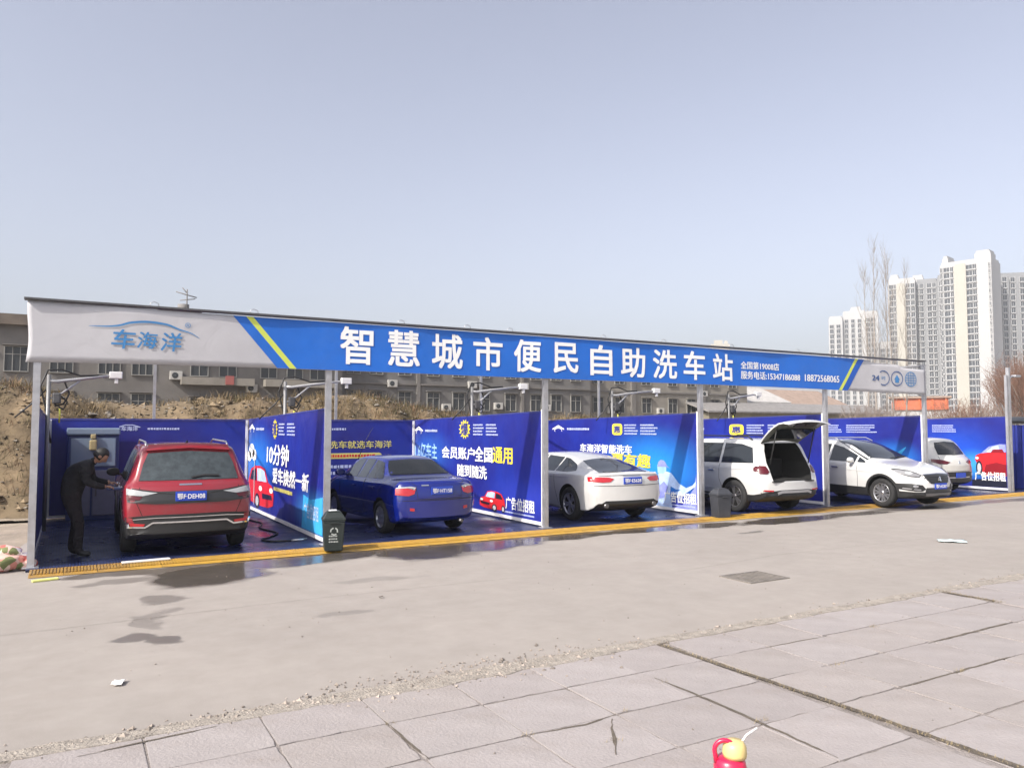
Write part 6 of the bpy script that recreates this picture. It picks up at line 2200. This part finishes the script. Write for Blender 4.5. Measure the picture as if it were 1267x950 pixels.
fm = floral()
t = thing('cloth_bundle', 'pink flowered cloth bundle at the foot of the left post', 'bundle', (-.80, .12, 0))
for k, (x, y, z, sx, sy, sz) in enumerate(((0, 0, .12, .30, .26, .17), (.20, .08, .10, .22, .20, .14), (-.22, .02, .09, .20, .20, .12), (.06, .05, .24, .20, .18, .10), (.34, -.02, .07, .12, .12, .09))):
    bm = bmesh.new(); bmesh.ops.create_icosphere(bm, subdivisions=3, radius=1)
    for v in bm.verts:
        f = 1 + .55 * (fbm(v.co.x * 2 + k * 3, v.co.y * 2 + v.co.z * 1.7, k) - .5)
        v.co = Vector((v.co.x * sx, v.co.y * sy, v.co.z * sz)) * f + Vector((x, y, z))
        v.co.z = max(v.co.z, .005)
    me = bpy.data.meshes.new('cloth'); bm.to_mesh(me); bm.free(); me.materials.append(fm)
    for p in me.polygons:
        p.use_smooth = True
    link('cloth', me, t)

# red and yellow plastic jug in the foreground
M('jug_red', (0.55, 0.012, 0.06), 0.3, coat=0.4)
M('jug_yellow', (0.62, 0.48, 0.20), 0.4)
t = thing('plastic_jug', 'red plastic jug with loop handle and yellow top in the foreground', 'jug', (3.17, -9.60, 0), R(-40))
b = MB(); b.lathe([(0, 0), (.08, 0), (.088, .02), (.088, .15), (.08, .185), (.06, .20), (0, .20)], 28); b.build('body', MATS['jug_red'], t)
b = MB(); b.lathe([(.0, .20), (.062, .20), (.066, .22), (.062, .26), (.045, .285), (0, .29)], 24, 'z', (.025, 0, 0)); b.build('cap', MATS['jug_yellow'], t)
b = MB(); b.tube([(-.075, -.02, .17)] + [(-.028 - .055 * math.cos(R(a)), -.02, .235 + .055 * math.sin(R(a))) for a in range(-20, 200, 20)] + [(.03, -.02, .20)], .013, 10); b.build('handle', MATS['jug_red'], t)
b = MB(); b.tube([(.05, .0, .26), (.09, .02, .31), (.15, .04, .345)], .006, 6); b.build('straw', MATS['litter_white'], t)

# ------------------------------------------------------------------ blue booth past the last bay
M('booth_blue', (0.012, 0.022, 0.19), 0.55, var=0.1)
t = thing('storage_booth', 'dark blue covered booth right of the last bay, at the edge of the photo', 'booth', (26.0, 0.1, 0))
b = MB()
for k in range(14):
    b.box(k * .2, k * .2 + .185, 0, .03, .05, 2.05)
for k in range(15):
    b.box(-.03, 0.0, .04 + k * .2, .225 + k * .2, .05, 2.05)
b.box(.02, 2.75, .04, 3.0, .05, 2.0)
b.build('wall', MATS['booth_blue'], t)
b = MB()
pts = [(-.15 + 3.1 * i / 12, 2.08 + .22 * math.sin(math.pi * (i + 1.5) / 14)) for i in range(13)]
b.prism(stroke(pts, .04), lambda x, z: (x, -.12, z), lambda x, z: (x, 3.1, z)); b.build('roof', MATS['car_black'], t)


# ------------------------------------------------------------------ person bending towards the red SUV
M('cloth_dark', (0.014, 0.014, 0.017), 0.9, var=0.3, vscale=8, fold=0.9, bscale=7)
M('trouser_dark', (0.016, 0.013, 0.016), 0.9, var=0.3, vscale=8, fold=0.9, bscale=8)
M('skin', (0.36, 0.20, 0.14), 0.55)
M('hair_black', (0.010, 0.009, 0.009), 0.6)
M('shoe', (0.015, 0.015, 0.016), 0.6)


def skin_mesh(joints, edges, root, levels=2):
    me = bpy.data.meshes.new('body')
    me.from_pydata([j[0] for j in joints], edges, [])
    o = link('body', me)
    md = o.modifiers.new('skin', 'SKIN')
    md.use_smooth_shade = True
    for k, j in enumerate(joints):
        sv = me.skin_vertices[0].data[k]
        sv.radius = j[1] if isinstance(j[1], tuple) else (j[1], j[1])
        sv.use_root = k == root
    sb = o.modifiers.new('sub', 'SUBSURF'); sb.levels = levels; sb.render_levels = levels
    bpy.context.view_layer.update()
    dg = bpy.context.evaluated_depsgraph_get()
    nm = bpy.data.meshes.new_from_object(o.evaluated_get(dg))
    bpy.data.objects.remove(o)
    for p in nm.polygons:
        p.use_smooth = True
    return nm


# local frame: +x is where the person faces, y to the person's left
per = thing('person', 'person in dark jacket and trousers bending towards the red SUV', 'person', (0.10, 0.85, 0.038), R(-8))
J = [((-.06, 0, .93), (.185, .165)), ((-.03, 0, 1.10), (.205, .19)), ((.04, 0, 1.25), (.245, .205)), ((.13, 0, 1.37), (.20, .175)), ((.22, 0, 1.41), .07), ((.275, 0, 1.44), .062),
     # legs
     ((-.05, .10, .86), .125), ((.03, .12, .50), .088), ((-.05, .13, .10), .062), ((-.02, .13, .045), (.048, .045)), ((.13, .14, .035), (.044, .032)),
     ((-.05, -.10, .86), .125), ((.08, -.13, .50), .088), ((.08, -.14, .10), .062), ((.11, -.14, .045), (.048, .045)), ((.26, -.15, .035), (.044, .032)),
     # arms
     ((.14, .20, 1.35), .088), ((.20, .26, 1.12), .070), ((.40, .17, 1.08), .050), ((.47, .13, 1.08), .032),
     ((.14, -.20, 1.35), .088), ((.18, -.27, 1.12), .070), ((.38, -.21, 1.04), .050), ((.45, -.18, 1.04), .032)]
E = [(0, 1), (1, 2), (2, 3), (3, 4), (4, 5), (0, 6), (6, 7), (7, 8), (8, 9), (9, 10), (0, 11), (11, 12), (12, 13), (13, 14), (14, 15), (3, 16), (16, 17), (17, 18), (18, 19), (3, 20), (20, 21), (21, 22), (22, 23)]
# head as part of the same body mesh
nm = skin_mesh(J, E, 0)
bm = bmesh.new(); bm.from_mesh(nm)
hc = Vector((.34, 0, 1.50)); tilt = Matrix.Rotation(R(45), 3, 'Y')
hb = bmesh.new(); bmesh.ops.create_uvsphere(hb, u_segments=24, v_segments=18, radius=1)
for v in hb.verts:
    x, y, z = v.co
    p = Vector((x * .098, y * .077, z * .118))
    if z < -.2:
        p.y *= 1 - .35 * (-.2 - z); p.x *= 1 - .12 * (-.2 - z)
    if x > .55 and abs(y) < .26:
        p.x += .022 * math.exp(-((z + .12) / .16) ** 2) * (1 - abs(y) / .26)            # nose
        p.x -= .006 * math.exp(-((z + .46) / .07) ** 2)                                   # mouth line
    if x > .45 and abs(abs(y) - .42) < .2:
        p.x -= .010 * math.exp(-((z - .05) / .12) ** 2) * (1 - abs(abs(y) - .42) / .2)    # eye sockets
    v.co = hc + tilt @ p
hm = bpy.data.meshes.new('head'); hb.to_mesh(hm)
nb = len(bm.verts)
bm.from_mesh(hm)
hb.free()
# five fingers on each hand, curled round the cloth held
def finger(bm, pts, r):
    mb_ = MB(); mb_.tube(pts, r, 6)
    tmp = mb_.mesh('f', MATS['skin']); bm.from_mesh(tmp); bpy.data.meshes.remove(tmp)
for (hx, hy, hz, s_) in ((.47, .13, 1.08, 1), (.45, -.18, 1.04, -1)):
    for k in range(4):
        oy = (-.027 + k * .018)
        L_ = (.075, .085, .082, .064)[k]
        finger(bm, [(hx + .0, hy + oy, hz + .004), (hx + .045, hy + oy, hz + .002), (hx + .045 + L_ * .45, hy + oy, hz - .016), (hx + .045 + L_ * .62, hy + oy, hz - .042)], [.0105, .010, .009, .0075])
    finger(bm, [(hx - .01, hy - s_ * .02, hz), (hx + .02, hy - s_ * .045, hz - .014), (hx + .052, hy - s_ * .046, hz - .03)], [.012, .0105, .008])
bmesh.ops.recalc_face_normals(bm, faces=bm.faces)
for f in bm.faces:
    c = f.calc_center_median()
    f.smooth = True
    if (c - hc).length < .15 and c.z > 1.40 and c.x > .255:
        f.material_index = 2
    elif c.x > .43 and c.z > .95:
        f.material_index = 2
    elif c.z < .085:
        f.material_index = 3
    elif c.z < .93:
        f.material_index = 1
    else:
        f.material_index = 0
me = bpy.data.meshes.new('body'); bm.to_mesh(me); bm.free()
for mm in ('cloth_dark', 'trouser_dark', 'skin', 'shoe'):
    me.materials.append(MATS[mm])
link('body', me, per)
bm = bmesh.new(); bmesh.ops.create_uvsphere(bm, u_segments=24, v_segments=18, radius=1)
for v in bm.verts:
    x, y, z = v.co
    p = Vector((x * .108 - .012, y * .087, z * .125 + .008))
    k = 1 + .05 * (fbm(y * 9, z * 9, 3) - .5)
    if x > .25 and z < .45:
        p.x = min(p.x, .035)
    if z < -.45:
        p.z = max(p.z, -.062)
    v.co = hc + tilt @ (p * k)
me = bpy.data.meshes.new('hair'); bm.to_mesh(me); bm.free(); me.materials.append(MATS['hair_black'])
for p in me.polygons:
    p.use_smooth = True
link('hair', me, per)
for s_ in (-1, 1):
    b = MB(); b.lathe([(0, .0), (.02, .004), (.028, .0), (.02, -.008), (0, -.004)], 10, 'y', hc + tilt @ Vector((.0, s_ * .079, -.01))); b.build('ear', MATS['skin'], per)
o = MB().bbox(-.10, .10, -.14, .14, -.035, 0.0, .015).build('wash_cloth', MATS['machine_blue']); o.location = (.62, .78, 1.05); tag(o, 'blue wash cloth held by the bending person', 'cloth')

# hose left lying on the floor of the first bay
b = MB()
hp = [(3.55, 6.0), (3.48, 5.0), (3.30, 4.2), (3.42, 3.4), (3.22, 2.6), (3.36, 1.8), (3.10, 1.25), (2.92, 1.0), (3.05, .72), (3.34, .66)]
fx = pchip([(i, q[0]) for i, q in enumerate(hp)]); fy = pchip([(i, q[1]) for i, q in enumerate(hp)])
b.tube([(fx(i / 6), fy(i / 6), 0.052) for i in range(6 * (len(hp) - 1) + 1)], 0.016, 8)
o = b.build('wash_hose', MATS['hose_black']); tag(o, 'black hose lying on the floor beside the balloon panel', 'hose')
b = MB(); b.tube([(3.34, .66, .055), (3.52, .64, .058), (3.62, .72, .060)], [.016, .02, .012], 8)
o = b.build('spray_nozzle', MATS['galvanised'], o)

# ------------------------------------------------------------------ thin haze in the air
hz = MB()
hz.box(-1600, 1600, -1600, 1600, -1.1, 95)
hm_ = bpy.data.materials.new('haze_air')
hm_.use_nodes = True
nt = hm_.node_tree
nt.nodes.remove(nt.nodes['Principled BSDF'])
pv = nt.nodes.new('ShaderNodeVolumePrincipled')
pv.inputs['Color'].default_value = (0.86, 0.89, 0.95, 1)
pv.inputs['Density'].default_value = 0.0005
nt.links.new(pv.outputs[0], nt.nodes['Material Output'].inputs['Volume'])
kind(hz.build('haze', hm_), 'stuff')
